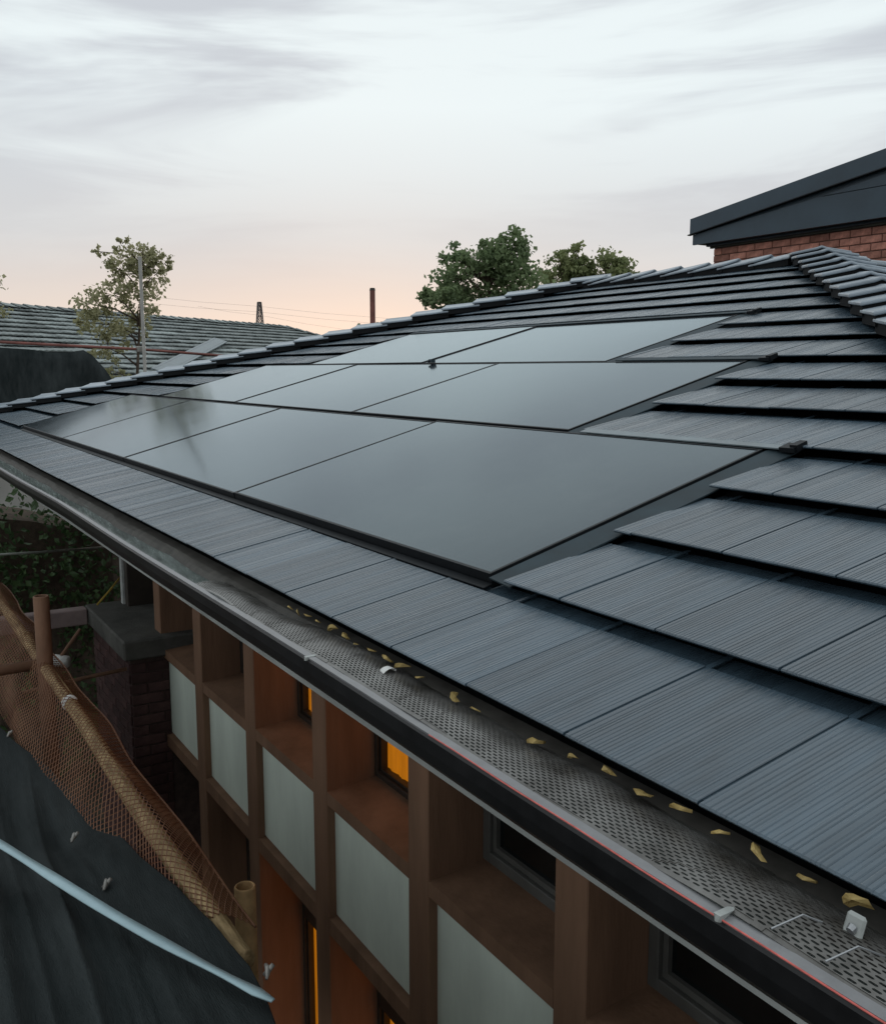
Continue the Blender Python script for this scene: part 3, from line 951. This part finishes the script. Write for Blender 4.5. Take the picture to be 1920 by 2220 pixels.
for i in range(19):
    link('hip_tile', mbh, nroof, P1 + hd * i * 0.36)
mb = MB()
ctr = [Pl + ndown * (NL - .5), Q1 - na * .5 - nperp * .4, Q2 - na * .5 + nperp * .4, Pl + bdown * (NL - .5)]
b0 = [Vector((q.x, q.y, GROUND)) for q in ctr]; t0 = [Vector((q.x, q.y, P0.z - NL * math.sin(NP) - .02)) for q in ctr]
mb.hexa(b0 + t0); mb.build('wall', 'wall_grey', nbh)
# roof ladder board lying on it
def on_neighbour(px_, py_):
    d = (ray_at(px_, py_, 1) - CAM)
    k = (P0 + nnorm * 0.05 - CAM).dot(nnorm) / d.dot(nnorm)
    return CAM + d * k
a, b_ = on_neighbour(345, 806), on_neighbour(478, 738)
dd = (b_ - a).normalized(); sd_ = dd.cross(nnorm).normalized()
rl = empty('roof_ladder', a, 'pale grey roof ladder board lying up the weathered neighbouring roof', 'ladder')
def slab(p0, p1, half, th_, sdv, up):
    m_ = MB()
    m_.hexa([p0 - sdv * half, p0 + sdv * half, p1 + sdv * half, p1 - sdv * half, p0 - sdv * half + up * th_, p0 + sdv * half + up * th_, p1 + sdv * half + up * th_, p1 - sdv * half + up * th_])
    return m_
for off in (-0.155, 0.155):
    slab(a + sd_ * off, b_ + sd_ * off, 0.03, 0.03, sd_, nnorm).build('stile', 'flash_pale', rl)
slab(a + nnorm * .012, b_ + nnorm * .012, 0.12, 0.018, sd_, nnorm).build('board', 'flash_pale', rl)
nr = 0
for i in range(nr):
    c = a.lerp(b_, (i + .5) / nr)
    slab(c - sd_ * .145 + nnorm * .031, c + sd_ * .145 + nnorm * .031, 0.03, 0.02, dd, nnorm).build('rung', 'flash_pale', rl)

# ------------------------------------------------------------------ trees
def leaf_mesh(name, material, leaves):
    """leaves: (pos, size, tint); each a folded four-vertex blade"""
    vs, fs, tint = [], [], []
    for (p, s, ti) in leaves:
        d = Vector((random.gauss(0, 1), random.gauss(0, 1), random.gauss(0, 1) - .3)).normalized()
        e_ = d.cross(Vector((random.gauss(0, 1), random.gauss(0, 1), random.gauss(0, 1)))).normalized()
        n = len(vs)
        w = s * random.uniform(.28, .42)
        nn = d.cross(e_)
        vs += [p - d * s * .5, p + e_ * w + nn * w * .3, p + d * s * .5, p - e_ * w + nn * w * .3]
        fs += [(n, n + 1, n + 2, n + 3)]
        tint += [ti] * 4
    me = bpy.data.meshes.new(name)
    me.from_pydata([tuple(v) for v in vs], [], fs)
    at = me.attributes.new('tint', 'FLOAT', 'POINT')
    at.data.foreach_set('value', tint)
    me.materials.append(M[material])
    return me

def tree(name, label, base, top, blobs, n_leaves, lsize, material, trunk_r=0.15, group=None, twig_r=0.012):
    """blobs: (centre, radius (x,y,z), weight) clumps making up the crown"""
    base, top = Vector(base), Vector(top)
    root = empty(name, base, label, 'tree', group)
    mb = MB()
    pts = [base.lerp(top, i / 6) + Vector((random.gauss(0, .03), random.gauss(0, .03), 0)) * (i > 0) * (top - base).length * .15 for i in range(7)]
    mb.tube(pts, [trunk_r * (1 - .85 * i / 6) for i in range(7)], 8)
    leaves = []
    tot = sum(b[2] for b in blobs)
    for (c, rad, wgt) in blobs:
        c = Vector(c)
        # limb to the clump
        t_ = max(0.3, min(0.97, ((c.z - rad[2]) - base.z) / max(.1, (top.z - base.z))))
        s0 = base.lerp(top, t_)
        midp = s0.lerp(c, .5) + Vector((0, 0, (c - s0).length * .08))
        mb.tube([s0, midp, c], [trunk_r * .3, trunk_r * .2, twig_r], 5)
        nl = int(n_leaves * wgt / tot)
        # sub clumps
        nsub = max(6, int(nl / 36))
        for q in range(nsub):
            while True:
                u = Vector((random.uniform(-1, 1), random.uniform(-1, 1), random.uniform(-1, 1)))
                if 0.4 < u.length < 1: break
            sc = c + Vector((u.x * rad[0], u.y * rad[1], u.z * rad[2]))
            mb.tube([c.lerp(sc, .2), sc], [twig_r, twig_r * .4], 4)
            tt = random.random()
            sr = max(rad) * random.uniform(.18, .40)
            for _ in range(int(nl / nsub)):
                g = Vector((random.gauss(0, .55), random.gauss(0, .55), random.gauss(0, .45))) * sr
                leaves.append((sc + g, lsize * random.uniform(.6, 1.25), min(1, max(0, tt * .6 + random.uniform(0, .4)))))
    mb.build('trunk', 'bark', root, smooth=True)
    link('crown', leaf_mesh('crown', material, leaves), root)
    return root

def P(px_, py_, D): return ray_at(px_, py_, D)
def blob(px_, py_, D, rpx, rpy, wgt, depth=None):
    k = D / F_PX
    return (P(px_, py_, D), (rpx * k, (depth if depth else rpx) * k, rpy * k), wgt)
D = 28
bl = [blob(1010, 600, D, 70, 60, 5), blob(1100, 555, D, 48, 55, 4), blob(1115, 620, D, 70, 55, 5), blob(985, 660, D, 45, 45, 2.5), blob(940, 560, D, 0.1, .1, .01),
      blob(985, 555, D, 30, 30, 1.2), blob(1050, 555, D, 40, 40, 2), blob(1000, 700, D, 60, 40, 2), blob(1100, 690, D, 70, 40, 3)]
bl = [b for b in bl if b[2] > .1]
tree('dense_tree', 'tall rounded dark green tree above the roof ridge', Vector((P(1060, 700, D).x, P(1060, 700, D).y, GROUND)), P(1060, 600, D), bl, 8600, 0.15, 'leaf_dark', 0.3)
bl = [blob(1215, 590, 30, 35, 38, 2.6), blob(1255, 570, 30, 34, 34, 2.4), blob(1320, 590, 30, 45, 40, 3.2), blob(1370, 625, 30, 28, 30, 1.4), blob(1230, 650, 30, 60, 30, 3), blob(1310, 650, 30, 60, 35, 3)]
tree('olive_tree', 'lower olive green tree beside the taller tree, nearest the brick building', Vector((P(1270, 700, 30).x, P(1270, 700, 30).y, GROUND)), P(1270, 620, 30), bl, 6800, 0.145, 'leaf_olive', 0.25)
bl = [blob(935, 645, 26, 24, 20, 1.5), blob(975, 640, 26, 20, 20, 1), blob(955, 680, 26, 14, 14, .5)]
tree('small_tree', 'small dark green tree low to the left of the tall tree', Vector((P(965, 720, 26).x, P(965, 720, 26).y, GROUND)), P(962, 700, 26), bl, 1500, 0.13, 'leaf_dark', 0.12)
bl = [blob(790, 716, 24, 22, 12, 1), blob(835, 708, 24, 18, 12, 1), blob(860, 712, 24, 16, 14, 1)]
tree('shrub_tree', 'dark bush tops showing over the hip by the brown post', Vector((P(815, 730, 24).x, P(815, 730, 24).y, GROUND)), P(815, 725, 24), bl, 900, 0.10, 'leaf_dark', 0.08)
# slender yellowing tree at the left
D = 19.5
bl = [blob(310, 555, D, 38, 32, 3.2), blob(270, 590, D, 42, 35, 3), blob(330, 600, D, 42, 42, 2.2), blob(245, 640, D, 48, 45, 2.4), blob(300, 660, D, 45, 45, 2.2), blob(200, 660, D, 40, 30, .8), blob(215, 545, D, 14, 12, .25),
      blob(230, 700, D, 50, 35, 2.2), blob(195, 700, D, 35, 22, 1.2), blob(280, 715, D, 40, 35, 1.6), blob(235, 755, D, 36, 35, 1.3), blob(250, 805, D, 26, 28, 1.0), blob(355, 570, D, 22, 22, .5), blob(262, 530, D, 18, 18, .5)]
tree('slender_tree', 'slender sparse yellow green tree behind the scaffold pole at left', Vector((P(262, 800, D).x, P(262, 800, D).y, GROUND)), P(300, 540, D), bl, 4800, 0.08, 'leaf_birch', 0.07, twig_r=0.006)
bl = [blob(-35, 615, 14, 45, 14, 1), blob(-45, 665, 14, 55, 18, 1.2), blob(-90, 640, 14, 50, 60, 2)]
tree('edge_tree', 'twigs of a sparse tree reaching in at the left edge', Vector((P(-110, 700, 14).x, P(-110, 700, 14).y, GROUND)), P(-90, 640, 14), bl, 700, 0.06, 'leaf_birch', 0.06, twig_r=0.006)

# hedge mass below the eave at left
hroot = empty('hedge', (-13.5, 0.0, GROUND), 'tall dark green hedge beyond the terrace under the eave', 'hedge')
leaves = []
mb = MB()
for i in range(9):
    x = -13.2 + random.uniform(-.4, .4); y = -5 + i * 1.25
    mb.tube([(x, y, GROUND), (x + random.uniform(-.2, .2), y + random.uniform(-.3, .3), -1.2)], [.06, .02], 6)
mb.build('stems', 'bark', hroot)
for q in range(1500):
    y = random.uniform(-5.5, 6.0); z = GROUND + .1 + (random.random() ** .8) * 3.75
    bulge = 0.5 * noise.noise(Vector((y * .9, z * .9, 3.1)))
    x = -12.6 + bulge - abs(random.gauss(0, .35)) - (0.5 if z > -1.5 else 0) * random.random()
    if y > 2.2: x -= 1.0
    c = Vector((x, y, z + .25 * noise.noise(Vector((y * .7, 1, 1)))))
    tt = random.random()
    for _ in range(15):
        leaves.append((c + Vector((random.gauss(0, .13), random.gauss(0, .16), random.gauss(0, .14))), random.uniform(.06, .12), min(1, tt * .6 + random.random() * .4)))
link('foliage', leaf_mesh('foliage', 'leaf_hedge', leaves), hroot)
# solid twiggy core so the hedge is not see-through
mb = MB()
rings = []
for i in range(24):
    y = -5.6 + i * 0.5; w = .25 * noise.noise(Vector((y, 0, 0)))
    rings.append([(-12.95 + w - (1.0 if y > 2.2 else 0), y, GROUND), (-12.95 + w - (1.0 if y > 2.2 else 0), y, -1.35 + w), (-13.9, y, -1.3 + w), (-13.9, y, GROUND)])
mb.loft(rings); mb.build('core', 'bark', hroot)

# ------------------------------------------------------------------ distant post, pylon, wires
bp = empty('brown_post', P(807, 720, 20), 'thin brown post standing up behind the hip against the sunset', 'post')
a = P(807, 624, 20); mb = MB(); mb.tube([(a.x, a.y, GROUND), (a.x, a.y, a.z - .05)], 0.055, 10); mb.build('shaft', 'rust', bp)
mb = MB(); mb.tube([(a.x, a.y, a.z - .05), (a.x, a.y, a.z)], [0.062, 0.05], 10); mb.build('cap', 'wframe_dark', bp)
DP = 300
tp = P(562, 655, DP); pr_ = empty('pylon', (tp.x, tp.y, GROUND), 'distant lattice electricity pylon on the horizon', 'pylon')
mb = MB(); mb2 = MB(); H_ = tp.z - GROUND
def hw(z): return 0.45 + 1.6 * (1 - (z - GROUND) / H_)
levels = [GROUND + H_ * t_ for t_ in (0, .2, .38, .53, .66, .76, .84, .91, .96, 1)]
for sx in (-1, 1):
    for sy in (-1, 1):
        mb.tube([(tp.x + sx * hw(z), tp.y + sy * hw(z), z) for z in levels], 0.13, 5)
for i in range(len(levels) - 1):
    za, zb_ = levels[i], levels[i + 1]
    for (sx, sy, tx, ty) in ((-1, -1, 1, -1), (1, -1, 1, 1), (1, 1, -1, 1), (-1, 1, -1, -1)):
        mb2.tube([(tp.x + sx * hw(za), tp.y + sy * hw(za), za), (tp.x + tx * hw(zb_), tp.y + ty * hw(zb_), zb_)], 0.09, 4)
        mb2.tube([(tp.x + tx * hw(za), tp.y + ty * hw(za), za), (tp.x + sx * hw(zb_), tp.y + sy * hw(zb_), zb_)], 0.09, 4)
        mb2.tube([(tp.x + sx * hw(zb_), tp.y + sy * hw(zb_), zb_), (tp.x + tx * hw(zb_), tp.y + ty * hw(zb_), zb_)], 0.14, 4)
mb.build('legs', 'pylon', pr_); mb2.build('bracing', 'pylon', pr_)
wires = [((300, 640), (562, 664), (840, 690)), ((300, 655), (562, 676), (840, 703)), ((430, 664), (562, 683), (760, 716))]
for i, w in enumerate(wires):
    mb = MB(); mb.tube([P(w[0][0], w[0][1], 290), P((w[0][0] + w[1][0]) / 2, (w[0][1] + w[1][1]) / 2 + 2, 295), P(w[1][0], w[1][1], 300), P((w[2][0] + w[1][0]) / 2, (w[2][1] + w[1][1]) / 2 + 2, 305), P(w[2][0], w[2][1], 310)], 0.022, 4)
    tag(mb.build('power_line', 'pylon'), ['uppermost faint power line crossing at the pylon top', 'middle faint power line across the sunset sky', 'lowest faint power line just above the far roof'][i], 'power line', 'power lines at the pylon')

# ------------------------------------------------------------------ scaffold behind the hip, dark netting
sc = empty('scaffold', P(303, 830, 11.6), 'grey scaffold pole with red brown rail behind the hip at left', 'scaffold')
a = P(303, 556, 11.6); mb = MB(); mb.tube([(a.x, a.y, GROUND), (a.x, a.y, a.z)], 0.02, 10); mb.build('standard', 'galv', sc, smooth=True)
mb = MB(); mb.tube([P(-80, 737, 11.3), P(303, 757, 11.66), P(570, 778, 12.2)], 0.016, 10); mb.build('rail', 'rust', sc, smooth=True)
q = P(303, 757, 11.62); mb = MB(); mb.box(q.x - .04, q.x + .04, q.y - .035, q.y + .035, q.z - .035, q.z + .035); mb.build('coupler', 'galv', sc, bevel=.008)
mb = MB()
dk_top = [(-160, 742), (-60, 750), (0, 753), (60, 757), (110, 763), (150, 764), (182, 759), (200, 770), (225, 800), (248, 832), (262, 850)]
ringsA = []
for i, (x, y) in enumerate(dk_top):
    t_ = P(x, y, 12.6)
    ring = []
    for jj in range(9):
        f_ = jj / 8
        w = 0.06 * noise.noise(Vector((i * .8, f_ * 3, 0))) + 0.05 * math.sin(i * 1.3 + f_ * 4)
        ring.append((t_.x + .25 * f_ ** 1.3 + w, t_.y + .02 * f_ - w * .4, t_.z * (1 - f_) + (t_.z - 1.1) * f_))
    ringsA.append(ring)
mb.loft(ringsA, closed=False)
dnet = mb.build('dark_sheeting', 'shade', smooth=True)
tag(dnet, 'dark green black netting sheet hung behind the hip at far left', 'netting')
sm = dnet.modifiers.new('thickness', 'SOLIDIFY'); sm.thickness = .01

# ------------------------------------------------------------------ foreground scaffold: rail, posts, net, shade cloth, strap
RY, RZ = -0.15, -0.99
mb = MB()
pts = [(-8.2 + i * 0.312, RY + .004 * math.sin(i * .7), RZ + .004 * math.sin(i * 1.1)) for i in range(20)]
rad = [.032 + .001 * math.sin(i * 1.9) for i in range(20)]
mb.tube(pts, rad, 14)
br = empty('scaffold_rail', (-4.0, RY, RZ), 'thick yellowish bamboo guard rail running along the facade under orange net', 'rail')
mb.build('pole', 'bamboo', br, smooth=True)
for x in (-7.1, -5.9, -4.62):
    mb = MB(); zc_ = RZ + .01 * math.sin((x + 8.2) / .3 * 1.1)
    mb.tube([(x - .02, RY, zc_), (x - .006, RY, zc_), (x + .006, RY, zc_), (x + .02, RY, zc_)], [.034, .038, .038, .034], 14); mb.build('node_ring', 'white' if x in (-4.62,) else 'bamboo', br, smooth=True)
def upright(name, x, y, ztop, r_, m_, label, hollow=True):
    o = empty(name, (x, y, GROUND), label, 'post')
    mb = MB()
    n = 18
    rings = []
    for (rr, z) in ((r_, GROUND), (r_ * 1.01, ztop - .3), (r_, ztop - .004), (r_ - .003, ztop), (r_ * .8, ztop), (r_ * .78, ztop - .004), (r_ * .78, ztop - .25)):
        rings.append([(x + rr * math.cos(2 * math.pi * i / n), y + rr * math.sin(2 * math.pi * i / n), z) for i in range(n)])
    mb.loft(rings); mb.build('tube', m_, o, smooth=True)
    return o
upright('scaffold_post', -2.96, 0.10, -1.18, 0.037, 'pale_wood', 'open topped pale weathered tube post standing by the lower windows')
o = upright('scaffold_post', -5.28, RY - .0, -0.60, 0.04, 'pole_wood', 'brown wooden post standing at far left before the hedge')
mb = MB(); mb.tube([(-5.42, -1.6, -1.03), (-5.36, -.13, -.99)], [.03, .028], 10)
tag(mb.build('scaffold_transom', 'pole_wood', smooth=True), 'short horizontal wooden pole behind the orange net at left edge', 'pole')
tr_ = empty('scaffold_brace', (-6.6, .2, -1.4), 'thin slanting rod with a white coupling below the coping beam', 'brace')
mb = MB(); mb.tube([(-6.64, .13, -1.36), (-6.67, .29, -1.17)], .012, 8); mb.build('rod', 'pole_wood', tr_)
mb = MB(); mb.tube([(-6.67, .11, -1.36), (-6.61, .19, -1.37)], .04, 10); mb.build('coupling', 'white', tr_, smooth=True)
mb = MB(); mb.tube([(-6.6, -.1, -1.53), (-6.58, .14, -1.5), (-6.57, .56, -1.47)], .014, 8)
tag(mb.build('thin_rail', 'pole_wood', smooth=True), 'thin brown rail running to the brick pier below the slanting rod', 'rail')
mb = MB(); mb.box(-7.75, -7.63, -2.4, 0.526, -1.395, -1.268)
tag(mb.build('coping_beam', 'coping', bevel=.008), 'dull pinkish brown coping beam running out from the concrete cap', 'beam')
mb = MB(); mb.tube([(-6.68, .41, -1.02), (-6.685, .5, -.92), (-6.69, .60, -.815)], .006, 6)
mb.v = [(x - .9, y, z - .15) for (x, y, z) in [tuple(q) for q in mb.v]]
mb = MB(); mb.tube([P(211, 1311, 7.9), P(238, 1280, 8.05), P(266, 1245, 8.2)], .008, 6)
tag(mb.build('yellow_rope', 'rope', smooth=True), 'yellow rope slanting up from the coping beam to the post', 'rope')
mb = MB(); mb.tube([P(-60, 1206, 7.0), P(90, 1197, 7.4), P(236, 1185, 8.0)], .009, 6)
tag(mb.build('grey_cable', 'cable', smooth=True), 'pale grey cable strung in front of the dark hedge', 'cable')
# orange net draped over the rail
def net_pt(u, v):
    """u along x, v across: 0 behind the rail, 1 lowest in front"""
    x = u
    top = 0.10
    if v < .22:
        t_ = v / .22
        y = RY + .105 - .1 * t_; z = RZ - .03 + .075 * t_
    elif v < .34:
        t_ = (v - .22) / .12
        y = RY + .005 - .05 * t_; z = RZ + .045 - .02 * t_ * t_
    else:
        t_ = (v - .34) / .66
        y = RY - .045 - .17 * t_; z = RZ + .025 - .30 * t_ - .03 * math.sin(x * 3.0) * t_
    w = noise.noise(Vector((x * 1.7, v * 2.5, 5.0)))
    return Vector((x + .012 * w, y + .025 * w, z + .02 * noise.noise(Vector((x * 2.1, v * 3, 9.0)))))
nu, nv = 252, 31
x0n, x1n = -7.8, -2.47
edges = []
for i in range(nu):
    for j in range(nv):
        if (i + j) % 2: continue
        for (di, dj) in ((1, 1), (-1, 1)):
            if 0 <= i + di < nu and j + dj < nv:
                edges.append(((i, j), (i + di, j + dj)))
def npos(i, j):
    return net_pt(x0n + (x1n - x0n) * i / (nu - 1), j / (nv - 1) * (1.0 - .45 * max(0, (i - nu * .6) / (nu * .4))))
mb = MB()
for (a, b_) in edges:
    mb.tube([npos(*a), npos(*b_)], 0.0019, 3, False)
for i in range(nu - 1):
    mb.tube([npos(i, 0), npos(i + 1, 0)], 0.005, 4, False)
tag(mb.build('safety_net', 'netting'), 'orange diamond mesh safety net draped over the bamboo rail', 'net')

# black shade cloth
def on_z(px_, py_, z):
    d = ray_at(px_, py_, 1) - CAM
    return CAM + d * ((z - CAM.z) / d.z)
edge = [(-8.115, -.80, -1.25)] + [tuple(on_z(*q)) for q in ((0, 1572, -1.2), (110, 1665, -1.17), (230, 1782, -1.10), (285, 1832, -1.0), (384, 1915, -.95), (462, 1995, -.93), (540, 2085, -.93), (578, 2160, -.93), (605, 2230, -.93))] + [(-1.2, -.20, -.93), (1.0, -.3, -.93)]
def lerp_edge(x):
    for (a, b_) in zip(edge, edge[1:]):
        if a[0] <= x <= b_[0]:
            f_ = (x - a[0]) / (b_[0] - a[0])
            return a[1] + (b_[1] - a[1]) * f_, a[2] + (b_[2] - a[2]) * f_
    return edge[-1][1:]
def cloth_z(x, y, e0, zb_):
    tt = (e0 - y) / 1.5
    k = min(1, tt * 6)
    z = zb_ - .012 * math.exp(-tt * 40) - .07 * min(1, tt * 4)
    u = y + .10 * x + .05 * math.sin(x * 1.1) + .03 * noise.noise(Vector((x * .8, y, 3)))
    for (fr, am, ph, sh) in ((17.0, .026, 0.4, .8), (31.0, .012, 2.0, 1.4), (53.0, .006, 4.1, 2.0)):
        w = math.sin(u * fr + ph + sh * noise.noise(Vector((x * .6, y * 1.5, fr))))
        z += am * k * (1 - 2 * abs(w) ** .7) * (.6 + .8 * noise.noise(Vector((x * .7, y * 2.5, ph + 9))))
    z += .05 * noise.noise(Vector((x * .5, y * 2.2, 2.0))) * k
    z += .014 * noise.noise(Vector((x * 3.6, y * 10.0, 7.0))) * k + .006 * abs(noise.noise(Vector((x * 8, y * 17.0, 4.0)))) * k
    z += .004 * noise.noise(Vector((x * 14, y * 24.0, 1.0)))
    return z
mb = MB()
NXc, NVc = 260, 190
rings = []
for i in range(NXc + 1):
    x = -7.5 + 7.9 * i / NXc
    e0, zb_ = lerp_edge(x)
    e0 += .012 * noise.noise(Vector((x * 2.6, 0, 0)))
    ring = []
    for j in range(NVc + 1):
        t_ = j / NVc
        if t_ < .1:                 # hanging skirt beyond the edge
            y = e0 + .015 + .02 * (.1 - t_) + .02 * math.sin(x * 9) * (.1 - t_) * 10; z = zb_ - .02 - (.1 - t_) * 12.0
        else:
            tt = (t_ - .1) / .9
            y = e0 - 1.5 * tt ** 1.2; z = cloth_z(x, y, e0, zb_)
        ring.append((x, y, z))
    rings.append(ring)
mb.loft(rings, closed=False)
cl = mb.build('shade_cloth', 'shade', smooth=True)
tag(cl, 'black green shade cloth spread in folds over the scaffold, lower left', 'cloth')
sm = cl.modifiers.new('thickness', 'SOLIDIFY'); sm.thickness = .006
# poles showing as a ridge and small metal bits on the cloth
mb = MB()
rings = []
for i in range(31):
    f_ = i / 30
    q = on_z(-120, 1760, -.94).lerp(on_z(588, 2172, -.90), f_)
    q.z -= .012 * math.sin(f_ * math.pi)
    if f_ > .97: hwid = .006
    else: hwid = .017
    tw_ = .35 * math.sin(f_ * 9) + .2 * math.sin(f_ * 23)
    q.y += .006 * math.sin(f_ * 7.0)
    dv = Vector((.32 * math.cos(tw_), -.94 * math.cos(tw_), .5 * math.sin(tw_))) * hwid
    rings.append([q - dv, q + dv * .9 - Vector((0, 0, .002)), q + dv + Vector((0, 0, .003)), q + Vector((0, 0, .0045)), q - dv + Vector((0, 0, .003))])
mb.loft(rings)
tag(mb.build('blue_strap', 'strap', smooth=True), 'pale blue strap lying straight across the black shade cloth', 'strap')
for (px_, py_, lab) in ((22, 1597, 'small pale metal fixing at the left edge of the shade cloth'), (162, 1823, 'small pale metal fixing in the middle of the shade cloth'), (232, 1926, 'small bent metal wire end below the other fixing on the cloth'), (582, 2116, 'small pale scrap at the lower tip of the shade cloth')):
    d = ray_at(px_, py_, 1) - CAM
    q = CAM + d * ((-1.0 - CAM.z) / d.z)
    e0_, z_ = lerp_edge(q.x); z_ = cloth_z(q.x, q.y, e0_, z_)
    q = CAM + d * ((z_ - CAM.z) / d.z)
    mb = MB()
    mb.tube([q + Vector((-.03, .004, .012)), q + Vector((0, 0, .02)), q + Vector((.025, -.015, .01))], [.005, .009, .004], 8)
    mb.tube([q + Vector((0, -.01, .004)), q + Vector((.004, .012, .03))], [.008, .006], 8)
    tag(mb.build('metal_fixing', 'galv', smooth=True), lab, 'fixing', 'metal fixings on the shade cloth')

# ------------------------------------------------------------------ small things at the gutter
mb = MB()
pts = []
for i in range(40):
    x = -1.35 + i * 0.044
    pts.append((x, -.1225 + .0008 * math.sin(i * .9), -.0475 + sag(x)))
mb.tube(pts, 0.0013, 5)
tag(mb.build('red_cord', 'red', smooth=True), 'thin red cord stretched along the gutter lip', 'cord')
# leaf scraps wedged under the eave tiles
def leaf_scrap(seed, s):
    random.seed(seed)
    mb = MB()
    n = 7; c = []
    for i in range(n):
        a_ = math.pi * i / (n - 1)
        rr = s * random.uniform(.8, 1.15)
        c.append((math.cos(a_) * rr * 1.25, -.010 * math.sin(a_) * s / .02 + random.uniform(-.002, .002), math.sin(a_) * rr * .85))
    top = [(x, y, z) for (x, y, z) in c]
    bot = [(x * .9, y + .010, z * .7 - .003) for (x, y, z) in c]
    mb.v += top + bot + [(0, -.01, .004), (0, .004, 0)]
    for i in range(n - 1):
        mb.f.append((i, i + 1, n + i + 1, n + i))
        mb.f.append((2 * n, i + 1, i)); mb.f.append((2 * n + 1, n + i, n + i + 1))
    return mb.mesh('dry_leaf', 'foam')
LS = [leaf_scrap(11 + i, .0125 + .002 * (i % 3)) for i in range(5)]
random.seed(3)
leaf_px = [(628, 1318), (645, 1328), (667, 1336), (688, 1348), (720, 1364), (748, 1380), (772, 1398), (805, 1412), (838, 1430), (871, 1447), (908, 1470), (985, 1512), (1030, 1540), (1160, 1612), (1240, 1643), (1318, 1676), (1391, 1722), (1475, 1757), (1561, 1809), (1641, 1848), (1745, 1908), (1856, 1962)]
cnt = len(leaf_px)
ords = ['first', 'second', 'third', 'fourth', 'fifth', 'sixth', 'seventh', 'eighth', 'ninth', 'tenth', 'eleventh', 'twelfth', 'thirteenth', 'fourteenth', 'fifteenth', 'sixteenth', 'seventeenth', 'eighteenth', 'nineteenth', 'twentieth', 'twenty-first', 'twenty-second']
for i, (x, y) in enumerate(leaf_px):
    d = ray_at(x, y, 1) - CAM
    yy = 0.0
    q = CAM + d * ((yy - CAM.y) / d.y)
    o = link('dry_leaf', LS[i % 5], None, q, (random.uniform(-.5, .4), random.uniform(-.35, .35), random.uniform(-.6, .6)))
    sc_ = random.uniform(.6, 1.1) * (1.0 if i > 12 else .85)
    o.scale = (sc_ * random.uniform(.8, 1.3), sc_, sc_ * random.uniform(.7, 1.2))
    tag(o, '%s yellow dry leaf scrap under the eave tiles, counting from the near right end' % ords[cnt - 1 - i], 'leaf', 'yellow leaf scraps along the gutter')
# white paper tag, pale lump, bracket plate with two wires
mb = MB()
rings = []
for i in range(7):
    f_ = i / 6
    rings.append([(-1.685 + .006 * math.sin(f_ * 3), -.012 - .04 * f_, -.036 - .012 * f_ + .012 * math.sin(f_ * 3.1)), (-1.66 + .006 * math.sin(f_ * 3), -.015 - .04 * f_, -.034 - .012 * f_ + .012 * math.sin(f_ * 3.1)),
                  (-1.66, -.016 - .04 * f_, -.037 - .012 * f_ + .012 * math.sin(f_ * 3.1)), (-1.685, -.013 - .04 * f_, -.039 - .012 * f_ + .012 * math.sin(f_ * 3.1))])
mb.loft(rings); tag(mb.build('white_tag', 'white'), 'white plastic tab curling over the gutter guard', 'tab')
br2 = empty('gutter_bracket', (-.58, -.03, -.05), 'square pale bracket plate with two wires on the gutter guard', 'bracket')
mb = MB(); mb.hexa([(-.604, -.036, -.048), (-.580, -.036, -.048), (-.580, -.03, -.046), (-.604, -.03, -.046), (-.604, -.026, -.02), (-.580, -.026, -.02), (-.580, -.02, -.02), (-.604, -.02, -.02)]); mb.build('plate', 'fascia', br2, bevel=.003)
mb = MB(); mb.tube([(-.592, -.03, -.034), (-.592, -.036, -.037)], [.006, .005], 10); mb.build('bolt', 'steel', br2)
for x in (-.645, -.575):
    mb = MB(); mb.tube([(x + .03, -.03, -.046), (x + .01, -.06, -.032), (x, -.10, -.041)], .0013, 5); mb.build('wire', 'steel', br2)
for (x, lab) in ((-1.87, 'small white paint splash on the gutter lip at mid length'), (-.70, 'white scuffed clip on the gutter lip near the right')):
    mb = MB()
    rings = []
    for i in range(5):
        f_ = i / 4
        rings.append([(x - .005 + .010 * f_, -.124 - .004 * math.sin(f_ * 3), -.052), (x - .005 + .010 * f_, -.126, -.044), (x - .005 + .010 * f_, -.104 + .006 * math.sin(f_ * 3), -.0435)])
    mb.loft(rings); tag(mb.build('lip_clip', 'fascia'), lab, 'clip', 'white clips on the gutter lip')
